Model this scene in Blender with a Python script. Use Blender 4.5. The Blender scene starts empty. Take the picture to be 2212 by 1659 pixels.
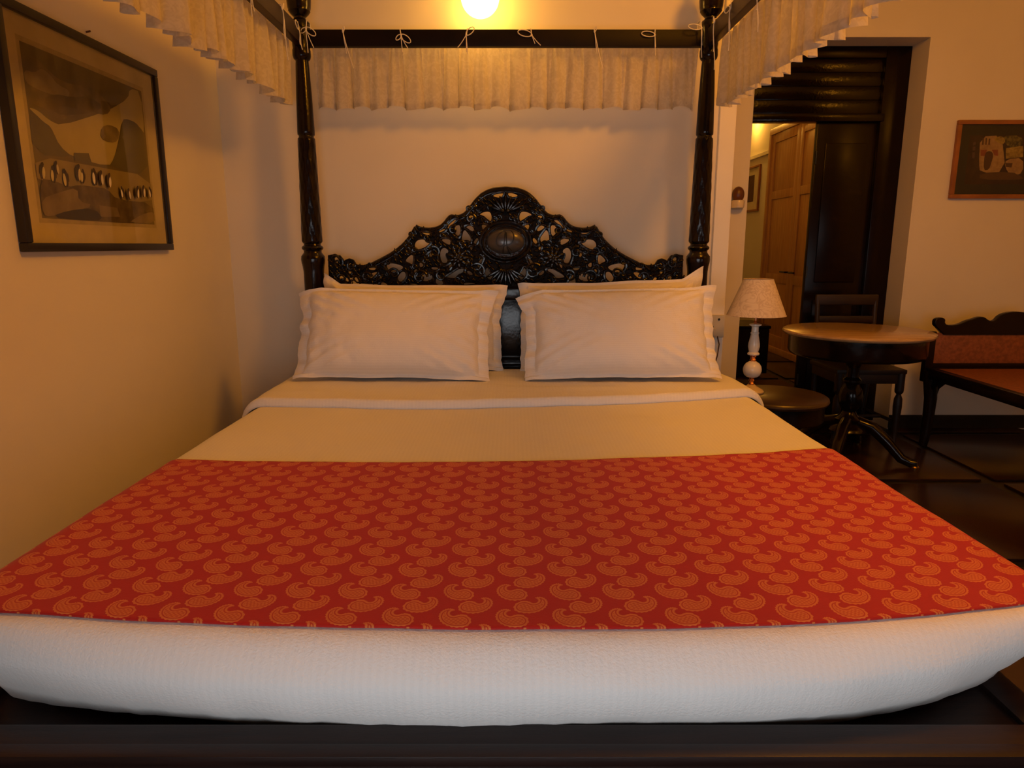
import bpy, bmesh, math, random
import numpy as np
from mathutils import Vector, Matrix, noise
random.seed(7)
SC = bpy.context.scene
R = math.radians
# ------------------------------------------------------------------ camera, world, exposure
cd = bpy.data.cameras.new('camera'); cam = bpy.data.objects.new('camera', cd); SC.collection.objects.link(cam)
cam.location = (0, 0, 1.22); cam.rotation_euler = (R(78.6), 0, 0)
cd.sensor_width = 36; cd.lens = 36 * 1486 / 2212; cd.clip_start = .02
SC.camera = cam
SC.view_settings.view_transform = 'Standard'; SC.view_settings.look = 'None'
SC.view_settings.exposure = -0.08; SC.view_settings.gamma = 1; SC.view_settings.use_curve_mapping = False
SC.cycles.max_bounces = 7; SC.cycles.sample_clamp_indirect = 4
W = bpy.data.worlds.new('world'); SC.world = W; W.use_nodes = True
W.node_tree.nodes['Background'].inputs[0].default_value = (.55, .7, 1, 1)
W.node_tree.nodes['Background'].inputs[1].default_value = 0.02
WARM = (1, .47, .065)
def area(name, loc, target, sx, sy, watts, col):
    l = bpy.data.lights.new(name, 'AREA'); l.shape = 'RECTANGLE'; l.size = sx; l.size_y = sy; l.energy = watts; l.color = col
    o = bpy.data.objects.new(name, l); SC.collection.objects.link(o); o.location = loc
    o.rotation_euler = (Vector(target) - Vector(loc)).to_track_quat('-Z', 'Y').to_euler(); return o
wl = area('window_daylight', (-.08, -.68, .9), (.35, 2, .76), 1.65, .9, 8.8, (.95, .97, 1.0)); wl.data.spread = R(112)     # behind the window of the near wall
wl2 = area('added_fill_daylight', (2.6, -.68, .95), (1.7, 3, .5), .8, .9, 1.3, (.95, .97, 1.0)); wl2.data.spread = R(100)  # added fill for the right side; no known window there
GLOBE_L = 19; CEIL_L = 55; SIDE_L = 30; CORR_L = 45
WARM2 = (1, .355, .018)

# ------------------------------------------------------------------ materials
MATS = {}
def nt_of(name):
    m = bpy.data.materials.new(name); m.use_nodes = True
    return m, m.node_tree, m.node_tree.nodes['Principled BSDF']
def N(nt, t, **kw):
    n = nt.nodes.new(t)
    for k, v in kw.items():
        if k in n.inputs: n.inputs[k].default_value = v
        else: setattr(n, k, v)
    return n
def mat(name, col, rough=.6, col2=None, scale=8, metal=0, coat=0, bump=0, bscale=60, stretch=(1, 1, 1), spec=.5, detail=4):
    if name in MATS: return MATS[name]
    m, nt, b = nt_of(name); L = nt.links
    b.inputs['Roughness'].default_value = rough; b.inputs['Metallic'].default_value = metal
    b.inputs['Coat Weight'].default_value = coat; b.inputs['Coat Roughness'].default_value = .12
    b.inputs['Specular IOR Level'].default_value = spec
    tc = N(nt, 'ShaderNodeTexCoord'); mp = N(nt, 'ShaderNodeMapping'); mp.inputs['Scale'].default_value = stretch
    L.new(tc.outputs['Object'], mp.inputs[0])
    nz = N(nt, 'ShaderNodeTexNoise', Scale=scale, Detail=detail); L.new(mp.outputs[0], nz.inputs['Vector'])
    cr = N(nt, 'ShaderNodeValToRGB'); L.new(nz.outputs[0], cr.inputs[0])
    c2 = col2 or tuple(c * .85 for c in col)
    cr.color_ramp.elements[0].position = .35; cr.color_ramp.elements[1].position = .65
    cr.color_ramp.elements[0].color = (*c2, 1); cr.color_ramp.elements[1].color = (*col, 1)
    L.new(cr.outputs[0], b.inputs['Base Color'])
    if bump:
        n2 = N(nt, 'ShaderNodeTexNoise', Scale=bscale, Detail=5); L.new(mp.outputs[0], n2.inputs['Vector'])
        bp = N(nt, 'ShaderNodeBump', Strength=bump, Distance=.01); L.new(n2.outputs[0], bp.inputs['Height']); L.new(bp.outputs[0], b.inputs['Normal'])
    MATS[name] = m; return m
wall_m = mat('cream_plaster', (.80, .74, .63), .9, (.76, .70, .585), 1.6, bump=.12, bscale=9)
white_m = mat('white_gloss_paint', (.84, .79, .70), .45, (.80, .75, .66), 3)
ceil_m = mat('ceiling_paint', (.8, .77, .7), .9)
black_m = mat('black_lacquered_wood', (.010, .0045, .003), .2, (.005, .0024, .0018), 14, coat=.15, spec=.25, bump=.12, bscale=45)
flatrail_m = mat('black_satin_wood', (.009, .004, .003), .5, (.005, .0025, .002), 9, spec=.15)
plate_m = mat('black_ground_wood', (.006, .003, .0025), .5, (.003, .0018, .0015), 40, bump=.5, bscale=90, spec=.12)
carve_m = mat('black_carved_wood', (.008, .004, .003), .16, (.004, .002, .0015), 30, coat=.3, spec=.35, bump=.35, bscale=70)
rail_m = mat('dark_red_brown_wood', (.022, .0095, .0075), .42, (.014, .006, .005), 6, coat=.05, spec=.25, stretch=(1, 14, 14), bump=.06)
dark_m = mat('dark_stained_wood', (.010, .0042, .0028), .24, (.005, .0024, .0018), 9, coat=0, spec=.22, stretch=(1, 1, 6))
chair_m = mat('worn_dark_wood', (.022, .009, .005), .5, (.012, .005, .003), 9)
pine_m = mat('orange_pine', (.55, .29, .11), .42, (.42, .20, .07), 5, stretch=(8, 8, .6))
top_m = mat('honey_table_wood', (.50, .33, .17), .22, (.40, .25, .12), 5, coat=.3, stretch=(1, 6, 1))
cane_m = mat('woven_cane', (.27, .085, .03), .5, (.17, .05, .018), 60)
brass_m = mat('polished_copper', (.8, .36, .22), .18, metal=1)
ceram_m = mat('cream_ceramic', (.74, .70, .62), .22, (.68, .63, .55), 8)
ivory_m = mat('ivory_plastic', (.55, .5, .38), .4)
ply_m = mat('black_metal', (.01, .01, .01), .4)
tile_m = mat('polished_red_brown_tile', (.034, .013, .008), .25, (.02, .008, .006), 5, coat=.1)
low_bounce_m = mat('dark_low_bounce_wall', (.05, .02, .01), .6, (.03, .012, .006), 5)  # unseen near wall, made dark to cut warm and daylight bounce
joint_m = mat('black_border_stone', (.012, .01, .008), .3)
transom_m = mat('varnished_black_transom', (.007, .003, .002), .13, (.004, .002, .0015), 9, spec=.3, bump=.08)
frame_b = mat('black_picture_frame', (.012, .008, .007), .35)
frame_o = mat('orange_wood_frame', (.33, .12, .035), .4, (.24, .08, .02), 10)
mat_paper = mat('cream_mount_board', (.66, .58, .42), .8)
mat_dark = mat('dark_mount_board', (.022, .018, .012), .7)
cord_m = mat('cotton_cord', (.82, .76, .62), .8)
brown_p = mat('brown_plastic', (.12, .04, .015), .35)

def cloth(name, col, stripe=.0, per=.0125, bump=.1, rough=.85, axis=0):
    m, nt, b = nt_of(name); L = nt.links
    b.inputs['Roughness'].default_value = rough; b.inputs['Sheen Weight'].default_value = .15; b.inputs['Specular IOR Level'].default_value = .25
    tc = N(nt, 'ShaderNodeTexCoord'); sp = N(nt, 'ShaderNodeSeparateXYZ'); L.new(tc.outputs['UV'], sp.inputs[0])
    mu = N(nt, 'ShaderNodeMath', operation='MULTIPLY'); L.new(sp.outputs[axis], mu.inputs[0]); mu.inputs[1].default_value = 2 * math.pi / per
    sn = N(nt, 'ShaderNodeMath', operation='SINE'); L.new(mu.outputs[0], sn.inputs[0])
    mr = N(nt, 'ShaderNodeMapRange'); mr.inputs['From Min'].default_value = -.35; mr.inputs['From Max'].default_value = .35; L.new(sn.outputs[0], mr.inputs['Value'])
    mx = N(nt, 'ShaderNodeMix', data_type='RGBA'); L.new(mr.outputs[0], mx.inputs[0])
    mx.inputs[6].default_value = (*[c * (1 - stripe) for c in col], 1); mx.inputs[7].default_value = (*col, 1)
    L.new(mx.outputs[2], b.inputs['Base Color'])
    nz = N(nt, 'ShaderNodeTexNoise', Scale=260, Detail=3); L.new(tc.outputs['Object'], nz.inputs['Vector'])
    n2 = N(nt, 'ShaderNodeTexNoise', Scale=9, Detail=3); L.new(tc.outputs['Object'], n2.inputs['Vector'])
    ad = N(nt, 'ShaderNodeMath', operation='MULTIPLY_ADD'); L.new(n2.outputs[0], ad.inputs[0]); ad.inputs[1].default_value = 3.0; L.new(nz.outputs[0], ad.inputs[2])
    bp = N(nt, 'ShaderNodeBump', Strength=bump, Distance=.004); L.new(ad.outputs[0], bp.inputs['Height']); L.new(bp.outputs[0], b.inputs['Normal'])
    return m
sheet_m = cloth('white_striped_bed_linen', (.80, .79, .775), .022, .0125, .35)
pillow_m = cloth('white_pillow_cotton', (.80, .765, .72), .03, .009, .4, axis=1)

def lace():
    m, nt, b = nt_of('sheer_cream_lace'); L = nt.links
    b.inputs['Roughness'].default_value = .9; b.inputs['Specular IOR Level'].default_value = .1
    tc = N(nt, 'ShaderNodeTexCoord'); nz = N(nt, 'ShaderNodeTexNoise', Scale=38, Detail=3, Distortion=1.6); L.new(tc.outputs['Object'], nz.inputs['Vector'])
    cr = N(nt, 'ShaderNodeValToRGB'); L.new(nz.outputs[0], cr.inputs[0])
    cr.color_ramp.elements[0].position = .44; cr.color_ramp.elements[1].position = .58
    cr.color_ramp.elements[0].color = (.74, .68, .56, 1); cr.color_ramp.elements[1].color = (.82, .76, .64, 1)
    L.new(cr.outputs[0], b.inputs['Base Color'])
    tr = N(nt, 'ShaderNodeBsdfTranslucent'); L.new(cr.outputs[0], tr.inputs[0])
    ms = N(nt, 'ShaderNodeMixShader'); ms.inputs[0].default_value = .48; L.new(b.outputs[0], ms.inputs[1]); L.new(tr.outputs[0], ms.inputs[2])
    tp = N(nt, 'ShaderNodeBsdfTransparent'); m2 = N(nt, 'ShaderNodeMixShader'); m2.inputs[0].default_value = .12
    L.new(ms.outputs[0], m2.inputs[1]); L.new(tp.outputs[0], m2.inputs[2])
    L.new(m2.outputs[0], nt.nodes['Material Output'].inputs[0]); return m
lace_m = lace()
def emis(name, col, s):
    m, nt, b = nt_of(name); b.inputs['Base Color'].default_value = (.8, .8, .75, 1)
    b.inputs['Emission Color'].default_value = (*col, 1); b.inputs['Emission Strength'].default_value = s; return m
def glass():
    m, nt, b = nt_of('picture_glass'); L = nt.links
    g = N(nt, 'ShaderNodeBsdfGlossy', Roughness=.03); t = N(nt, 'ShaderNodeBsdfTransparent'); f = N(nt, 'ShaderNodeFresnel', IOR=1.45)
    ms = N(nt, 'ShaderNodeMixShader'); L.new(f.outputs[0], ms.inputs[0]); L.new(t.outputs[0], ms.inputs[1]); L.new(g.outputs[0], ms.inputs[2])
    L.new(ms.outputs[0], nt.nodes['Material Output'].inputs[0]); return m
glass_m = glass()
def shade_mat():
    m, nt, b = nt_of('leaf_print_shade_cloth'); L = nt.links; b.inputs['Roughness'].default_value = .8
    tc = N(nt, 'ShaderNodeTexCoord'); nz = N(nt, 'ShaderNodeTexNoise', Scale=16, Detail=2, Distortion=2.2); L.new(tc.outputs['Object'], nz.inputs['Vector'])
    cr = N(nt, 'ShaderNodeValToRGB'); L.new(nz.outputs[0], cr.inputs[0]); e = cr.color_ramp.elements
    e[0].position = .44; e[0].color = (.62, .52, .40, 1); e[1].position = .50; e[1].color = (.49, .385, .28, 1)
    x = e.new(.56); x.color = (.62, .52, .40, 1)
    L.new(cr.outputs[0], b.inputs['Base Color']); return m
shade_m = shade_mat()

# --- woven paisley: node arithmetic on the UV map (metres)
class E_:
    nt = None
    def __init__(s, v): s.v = v
    def _f(s, op, *o, clamp=False):
        n = E_.nt.nodes.new('ShaderNodeMath'); n.operation = op; n.use_clamp = clamp
        for i, a in enumerate((s,) + o):
            a = a.v if isinstance(a, E_) else a
            if isinstance(a, (int, float)): n.inputs[i].default_value = a
            else: E_.nt.links.new(a, n.inputs[i])
        return E_(n.outputs[0])
    def __add__(s, o): return s._f('ADD', o)
    def __sub__(s, o): return s._f('SUBTRACT', o)
    def __mul__(s, o): return s._f('MULTIPLY', o)
    def __rsub__(s, o): return E_(o)._f('SUBTRACT', s)
    def abs(s): return s._f('ABSOLUTE')
    def lt(s, o): return s._f('LESS_THAN', o)
    def gt(s, o): return s._f('GREATER_THAN', o)
    def mn(s, o): return s._f('MINIMUM', o)
    def mxx(s, o): return s._f('MAXIMUM', o)
def hyp(x, y): return (x * x + y * y)._f('SQRT')
def paisley_cell(x, y, px, py, ox, oy, mirror, rot):
    cx = (((x + ox) * (1 / px))._f('FRACT') - .5) * px
    cy = (((y + oy) * (1 / py))._f('FRACT') - .5) * py
    if mirror: cx = cx * -1
    c, s = math.cos(rot), math.sin(rot)
    X = cx * c + cy * s - .004; Y = (cy * c - cx * s) * .84 - .008
    r = hyp(X, Y); th = Y._f('ARCTAN2', X)
    t0 = R(-62); sweep = R(222)
    ph = (((t0 - th) * (1 / (2 * math.pi)))._f('FRACT')) * (2 * math.pi / sweep)
    q = (1 - ph)._f('MAXIMUM', 0.0)
    Rr = q * .013 + .0085
    w = q._f('POWER', .85) * .0152 + .0004
    w = w * ph.lt(1.0) - ph.gt(1.0) * .01
    d1 = (r - Rr).abs() - w
    sx, sy = .0215 * math.cos(t0), .0215 * math.sin(t0)
    d2 = hyp(X - sx, Y - sy) - .0154
    d = d1.mn(d2)
    sc = d + (th * 26)._f('SINE') * .0007
    body = sc.lt(0)
    line = (d + .0046).abs().lt(.0011)
    inner = d.lt(-.0072)
    fl = ((X * 900)._f('SINE') * (Y * 820)._f('SINE')).gt(.05)
    val = body - line * .8 - inner * .5 + inner * fl * .45
    return val._f('MAXIMUM', 0.0)
def paisley():
    m, nt, b = nt_of('red_paisley_brocade'); L = nt.links; E_.nt = nt
    b.inputs['Roughness'].default_value = .7; b.inputs['Sheen Weight'].default_value = .1; b.inputs['Specular IOR Level'].default_value = .2
    tc = N(nt, 'ShaderNodeTexCoord'); sp = N(nt, 'ShaderNodeSeparateXYZ'); L.new(tc.outputs['UV'], sp.inputs[0])
    x, y = E_(sp.outputs[0]), E_(sp.outputs[1]); px, py = .089, .081
    a = paisley_cell(x, y, px, py, .046 + px * 5, .03, False, R(8))
    c = paisley_cell(x, y, px, py, .004 + px * 5, .03 + py * .53, True, R(22))
    v = a.mxx(c)
    mx = N(nt, 'ShaderNodeMix', data_type='RGBA'); L.new(v.v, mx.inputs[0])
    mx.inputs[6].default_value = (.40, .012, .008, 1); mx.inputs[7].default_value = (.60, .165, .042, 1)
    L.new(mx.outputs[2], b.inputs['Base Color'])
    nz = N(nt, 'ShaderNodeTexNoise', Scale=300, Detail=2); L.new(tc.outputs['Object'], nz.inputs['Vector'])
    hh = N(nt, 'ShaderNodeMath', operation='MULTIPLY_ADD'); L.new(v.v, hh.inputs[0]); hh.inputs[1].default_value = .6; L.new(nz.outputs[0], hh.inputs[2])
    bp = N(nt, 'ShaderNodeBump', Strength=.15, Distance=.002); L.new(hh.outputs[0], bp.inputs['Height']); L.new(bp.outputs[0], b.inputs['Normal'])
    return m
paisley_m = paisley()

# ------------------------------------------------------------------ mesh helpers
def tag(o, label=None, cat=None, group=None, kind=None):
    for k, v in (('label', label), ('category', cat), ('group', group), ('kind', kind)):
        if v: o[k] = v
    return o
def empty(name, loc, rz=0, **kw):
    o = bpy.data.objects.new(name, None); SC.collection.objects.link(o); o.location = loc; o.rotation_euler.z = rz; o.empty_display_size = .1
    return tag(o, **kw)
def link(name, me, m, parent=None, loc=(0, 0, 0), smooth=True, **kw):
    if m is not None:
        for mm in (m if isinstance(m, list) else [m]): me.materials.append(mm)
    if smooth:
        me.shade_smooth(); me.set_sharp_from_angle(angle=R(38))
    o = bpy.data.objects.new(name, me); SC.collection.objects.link(o); o.location = loc; o.parent = parent
    return tag(o, **kw)
class MB:
    def __init__(s): s.v = []; s.f = []; s.mi = []; s.uv = None
    def add(s, vs, fs, mi=0):
        n = len(s.v); s.v += [tuple(v) for v in vs]; s.f += [tuple(i + n for i in f) for f in fs]; s.mi += [mi] * len(fs); return s
    def box(s, x0, x1, y0, y1, z0, z1, bev=.004, mi=0):
        b = min(bev, (x1 - x0) / 2.2, (y1 - y0) / 2.2, (z1 - z0) / 2.2)
        bm = bmesh.new(); bmesh.ops.create_cube(bm, size=1)
        for v in bm.verts: v.co = Vector(((x0 + x1) / 2 + v.co.x * (x1 - x0), (y0 + y1) / 2 + v.co.y * (y1 - y0), (z0 + z1) / 2 + v.co.z * (z1 - z0)))
        if b > 0: bmesh.ops.bevel(bm, geom=bm.edges[:], offset=b, segments=2, affect='EDGES', profile=.6)
        bm.verts.index_update(); s.add([v.co[:] for v in bm.verts], [[v.index for v in f.verts] for f in bm.faces], mi); bm.free(); return s
    def lathe(s, prof, c=(0, 0), n=32, flute=None, mi=0, z0=0):
        vs = []; fs = []; m = len(prof)
        for r, z in prof:
            for k in range(n):
                a = 2 * math.pi * k / n; rr = max(r, 1e-4)
                if flute: rr *= flute(a, z)
                vs.append((c[0] + rr * math.cos(a), c[1] + rr * math.sin(a), z + z0))
        for i in range(m - 1):
            for k in range(n): fs.append((i * n + k, i * n + (k + 1) % n, (i + 1) * n + (k + 1) % n, (i + 1) * n + k))
        fs.append(tuple(range(n - 1, -1, -1))); fs.append(tuple((m - 1) * n + k for k in range(n)))
        return s.add(vs, fs, mi)
    def tube(s, pts, r, n=6, mi=0, closed=False, flat=None):
        P = [Vector(p) for p in pts]; vs = []; fs = []; k = len(P); up = Vector((.13, .97, .21)).normalized()
        for i, p in enumerate(P):
            a = P[(i - 1) % k] if (closed or i > 0) else p; b = P[(i + 1) % k] if (closed or i < k - 1) else p
            t = (b - a)
            t = t.normalized() if t.length > 1e-9 else Vector((0, 0, 1))
            e1 = t.cross(up)
            if e1.length < 1e-3: e1 = t.cross(Vector((1, 0, 0)))
            e1.normalize(); e2 = t.cross(e1).normalized(); rr = r(i / max(1, k - 1)) if callable(r) else r
            for j in range(n):
                an = 2 * math.pi * j / n; vs.append(p + e1 * (rr * math.cos(an)) + e2 * (rr * (flat or 1) * math.sin(an)))
        for i in range(k if closed else k - 1):
            i2 = (i + 1) % k
            for j in range(n): fs.append((i * n + j, i * n + (j + 1) % n, i2 * n + (j + 1) % n, i2 * n + j))
        if not closed: fs.append(tuple(range(n - 1, -1, -1))); fs.append(tuple((k - 1) * n + j for j in range(n)))
        return s.add(vs, fs, mi)
    def ell(s, c, rx, ry, rz, rot=0, n=12, m=8, mi=0, axis='Y'):
        vs = []; fs = []; M = Matrix.Rotation(rot, 3, axis)
        for i in range(m + 1):
            t = math.pi * i / m
            for k in range(n):
                a = 2 * math.pi * k / n
                vs.append(Vector(c) + M @ Vector((rx * math.sin(t) * math.cos(a), ry * math.sin(t) * math.sin(a), rz * math.cos(t))))
        for i in range(m):
            for k in range(n): fs.append((i * n + k, (i + 1) * n + k, (i + 1) * n + (k + 1) % n, i * n + (k + 1) % n))
        return s.add(vs, fs, mi)
    def grid(s, P, mi=0):            # P[i][j] points
        n = len(P); m = len(P[0]); vs = [p for row in P for p in row]
        return s.add(vs, [(i * m + j, i * m + j + 1, (i + 1) * m + j + 1, (i + 1) * m + j) for i in range(n - 1) for j in range(m - 1)], mi)
    def build(s, name, m, parent=None, loc=(0, 0, 0), smooth=True, merge=False, fixn=True, **kw):
        me = bpy.data.meshes.new(name); me.from_pydata(s.v, [], s.f)
        me.polygons.foreach_set('material_index', s.mi)
        if fixn or merge:
            bm = bmesh.new(); bm.from_mesh(me)
            if merge: bmesh.ops.remove_doubles(bm, verts=bm.verts, dist=1e-5)
            if fixn: bmesh.ops.recalc_face_normals(bm, faces=bm.faces)
            bm.to_mesh(me); bm.free()
        if s.uv is not None:
            u = me.uv_layers.new(name='UVMap'); vi = np.empty(len(me.loops), dtype=np.int32); me.loops.foreach_get('vertex_index', vi)
            u.data.foreach_set('uv', np.asarray(s.uv, dtype=np.float32)[vi].ravel())
        return link(name, me, m, parent, loc, smooth, **kw)
def curve_plate(name, polys, depth, bevel, m, parent, offset=None, res=2, **kw):
    """flat plate with holes in the XZ plane (filled 2D curve, extruded and bevelled), converted to a mesh"""
    cu = bpy.data.curves.new(name, 'CURVE'); cu.dimensions = '2D'; cu.fill_mode = 'BOTH'; cu.extrude = depth; cu.bevel_depth = bevel; cu.bevel_resolution = res
    cu.offset = -bevel if offset is None else offset
    for p in polys:
        sp = cu.splines.new('POLY'); sp.points.add(len(p) - 1); sp.use_cyclic_u = True
        for q, (x, z) in zip(sp.points, p): q.co = (x, z, 0, 1)
    t = bpy.data.objects.new('tmp', cu); SC.collection.objects.link(t)
    dg = bpy.context.evaluated_depsgraph_get(); me = bpy.data.meshes.new_from_object(t.evaluated_get(dg)); me.name = name
    bpy.data.objects.remove(t); bpy.data.curves.remove(cu)
    me.transform(Matrix.Rotation(R(90), 4, 'X')); me.materials.clear()
    return link(name, me, m, parent, **kw)
def smooth_poly(p, it=2, closed=True):
    for _ in range(it):
        q = []; n = len(p)
        if not closed: q.append(p[0])
        for i in range(n if closed else n - 1):
            a, b = p[i], p[(i + 1) % n]
            q.append(tuple(a[k] * .75 + b[k] * .25 for k in range(len(a)))); q.append(tuple(a[k] * .25 + b[k] * .75 for k in range(len(a))))
        if not closed: q.append(p[-1])
        p = q
    return p
def copy_tree(o, parent=None):
    c = o.copy(); SC.collection.objects.link(c)
    if parent is not None: c.parent = parent
    for ch in list(o.children): copy_tree(ch, c)
    return c
def struct(name, x0, x1, y0, y1, z0, z1, m, bev=.0, parent=None):
    o = MB().box(x0, x1, y0, y1, z0, z1, bev).build(name, m, parent, smooth=False)
    if parent is None: o['kind'] = 'structure'
    return o

# ------------------------------------------------------------------ room shell
H = 3.2; XL = -1.387; YB = 3.45; YD = 4.55; XR = 4.3; YF = -.45; XE = 1.06
fl = struct('floor', XL - .12, XR + .12, YF - .12, 10.1, -.12, -.012, joint_m)
tb = MB().box(-.44, .44, -.44, .44, -.012, 0, .003); tme = None
for i in range(-2, 5):
    for j in range(-2, 11):
        cx, cy = 2.06 + (i - 2) * .95, 3.93 + (j - 4) * .95
        if cy > 4.5 and not (1.3 < cx < 3.4): continue
        if cx - .45 < XL or cx + .45 > XR + .1 or cy - .45 < YF or cy + .45 > 10: continue
        if tme is None: o = tb.build('floor_tile', tile_m, fl, (cx, cy, 0)); tme = o.data
        else: o = bpy.data.objects.new('floor_tile', tme); SC.collection.objects.link(o); o.parent = fl; o.location = (cx, cy, 0)
struct('ceiling', XL - .12, XR + .12, YF - .12, 4.9, H, H + .1, ceil_m)
struct('wall_left', XL - .12, XL, YF - .12, YB + .12, -.02, H, wall_m)
struct('wall_back', XL, XE - .078, YB, YB + .12, -.02, H, wall_m)
struct('trim_1', XE - .078, XE, YB - .018, YB + .12, -.0, H, white_m, .004)
# far wall with the doorway
DX0, DX1, DZ = 1.507, 2.565, 2.47
fw = empty('wall_far', (0, 0, 0)); fw['kind'] = 'structure'
struct('wall_pier', XE - .35, DX0, YD, YD + .35, -.02, H, wall_m, parent=fw)
struct('wall_pier', DX1, XR, YD, YD + .35, -.02, H, wall_m, parent=fw)
struct('wall_above_doorway', DX0, DX1, YD, YD + .35, DZ, H, wall_m, parent=fw)
struct('baseboard_far', DX1, XR, YD - .016, YD, 0, .09, joint_m, .003)
struct('baseboard_left', XL, XL + .016, YF, YB, 0, .09, joint_m, .003)
struct('wall_alcove', XE - .12, XE - .005, YB + .12, YD, -.02, H, wall_m)
struct('wall_right', XR, XR + .12, YF - .12, YD, -.02, H, wall_m)
wf = empty('wall_front', (0, 0, 0)); wf['kind'] = 'structure'
WX0, WX1, WZ0, WZ1 = -.8, .9, .4, 1.4
struct('wall_pier', XL, WX0, YF - .12, YF, -.02, H, low_bounce_m, parent=wf); struct('wall_pier', WX1, 2.15, YF - .12, YF, -.02, H, low_bounce_m, parent=wf); struct('wall_pier', 3.05, XR, YF - .12, YF, -.02, H, low_bounce_m, parent=wf)
struct('wall_below_window', 2.15, 3.05, YF - .12, YF, -.02, .45, low_bounce_m, parent=wf); struct('wall_above_window', 2.15, 3.05, YF - .12, YF, 1.45, H, low_bounce_m, parent=wf)
struct('wall_below_window', WX0, WX1, YF - .12, YF, -.02, WZ0, low_bounce_m, parent=wf); struct('wall_above_window', WX0, WX1, YF - .12, YF, WZ1, H, low_bounce_m, parent=wf)
wn = empty('window_1', ((WX0 + WX1) / 2, YF - .06, WZ0)); wn['kind'] = 'structure'
hw = (WX1 - WX0) / 2; hh = WZ1 - WZ0
MB().box(-hw, hw, -.03, .03, 0, .05).box(-hw, hw, -.03, .03, hh - .05, hh).box(-hw, -hw + .05, -.03, .03, .05, hh - .05).box(hw - .05, hw, -.03, .03, .05, hh - .05).build('window_frame', white_m, wn)
MB().box(-.018, .018, -.02, .02, .05, hh - .05).build('mullion', white_m, wn)
MB().add([(-hw + .05, 0, .05), (hw - .05, 0, .05), (hw - .05, 0, hh - .05), (-hw + .05, 0, hh - .05)], [(3, 2, 1, 0)]).build('pane', glass_m, wn, smooth=False, fixn=False)
w2 = empty('added_fill_window', (2.6, YF - .06, .45)); w2['kind'] = 'structure'  # invented window, built around the added fill light on the right
MB().box(-.45, .45, -.03, .03, 0, .05).box(-.45, .45, -.03, .03, .95, 1.0).box(-.45, -.40, -.03, .03, .05, .95).box(.40, .45, -.03, .03, .05, .95).build('window_frame', white_m, w2)
MB().add([(-.40, 0, .05), (.40, 0, .05), (.40, 0, .95), (-.40, 0, .95)], [(3, 2, 1, 0)]).build('pane', glass_m, w2, smooth=False, fixn=False)
# the doorway's dark joinery, set back in the plaster reveal
YJ = 4.74
dj = empty('door_1', ((DX0 + DX1) / 2, YJ, 0)); dj['kind'] = 'structure'
cxj = (DX0 + DX1) / 2
def jb(name, x0, x1, y0, y1, z0, z1, m=dark_m, bev=.006, **kw): return MB().box(x0 - cxj, x1 - cxj, y0 - YJ, y1 - YJ, z0, z1, bev).build(name, m, dj, **kw)
jb('door_jamb', 2.405, DX1, YJ, YJ + .12, 0, DZ)
jb('door_head', DX0, 2.405, YJ, YJ + .12, DZ - .07, DZ)
for k in range(4): jb('transom_board', DX0, 2.405, YJ + .022, YJ + .07, 2.065 + k * .0845, 2.065 + (k + 1) * .0845 - .002, m=transom_m, bev=.003)
jb('lintel_ledge', DX0, 2.425, YJ - .012, YJ + .09, 2.012, 2.062, m=transom_m, bev=.01)
leaf = jb('door_leaf', 2.01, 2.405, YJ + .03, YJ + .07, 0, 2.012)
for z0_, z1_ in ((.12, .85), (.97, 1.88)):
    MB().box(2.07 - cxj, 2.345 - cxj, .018, .032, z0_, z1_, .008).build('door_panel', dark_m, leaf)
for k in range(3): MB().lathe([(.006, 0), (.006, .08)], n=10).build('hinge', ply_m, leaf, (2.013 - cxj, .022, .25 + k * .75))
# corridor beyond
struct('wall_corridor_right', 3.10, 3.22, YD + .35, 10.1, -.02, H, wall_m)
struct('wall_corridor_left', .9, 1.02, YD + .35, 10.1, -.02, H, wall_m)
struct('wall_corridor_end', .9, 3.2, 10.0, 10.12, -.02, H, wall_m)
struct('ceiling_corridor', .9, 3.2, YD + .35, 10.1, H, H + .1, ceil_m)
struct('trim_2', 3.072, 3.10, 8.46, 10.0, 2.295, 2.34, white_m, .006)

# ------------------------------------------------------------------ four-poster bed
BC = -.03; PY = 3.27; PX = .9; FY = .80
bed = empty('four_poster_bed', (BC, 2.0, 0), label='black carved wooden four-poster bed with turned posts and canopy rails', cat='bed')
BL = (-BC, -2.0, 0)    # offset that turns world coordinates into the bed's own
def bb(mb, name, m, parent=bed, **kw): return mb.build(name, m, parent, BL if parent is bed else (0, 0, 0), **kw)
prof = [(.045, 0), (.045, .02), (.05, .03), (.05, .12), (.042, .14), (.036, .16), (.05, .20), (.056, .26), (.05, .32), (.038, .35), (.052, .37), (.056, .40), (.056, .66), (.05, .68), (.043, .70), (.05, .74), (.052, .80), (.05, .86), (.043, .9), (.046, .93),
 (.047, 1.10), (.05, 1.125), (.053, 1.138), (.055, 1.155), (.0535, 1.17), (.045, 1.181), (.041, 1.187), (.0405, 1.195), (.047, 1.202), (.0495, 1.2075), (.047, 1.214), (.040, 1.219), (.038, 1.226), (.043, 1.231), (.0465, 1.238)]
nb = 46
for k in range(nb + 1):
    t = k / nb; prof.append((.0465 - .0085 * t, 1.24 + (1.692 - 1.24) * t))
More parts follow.
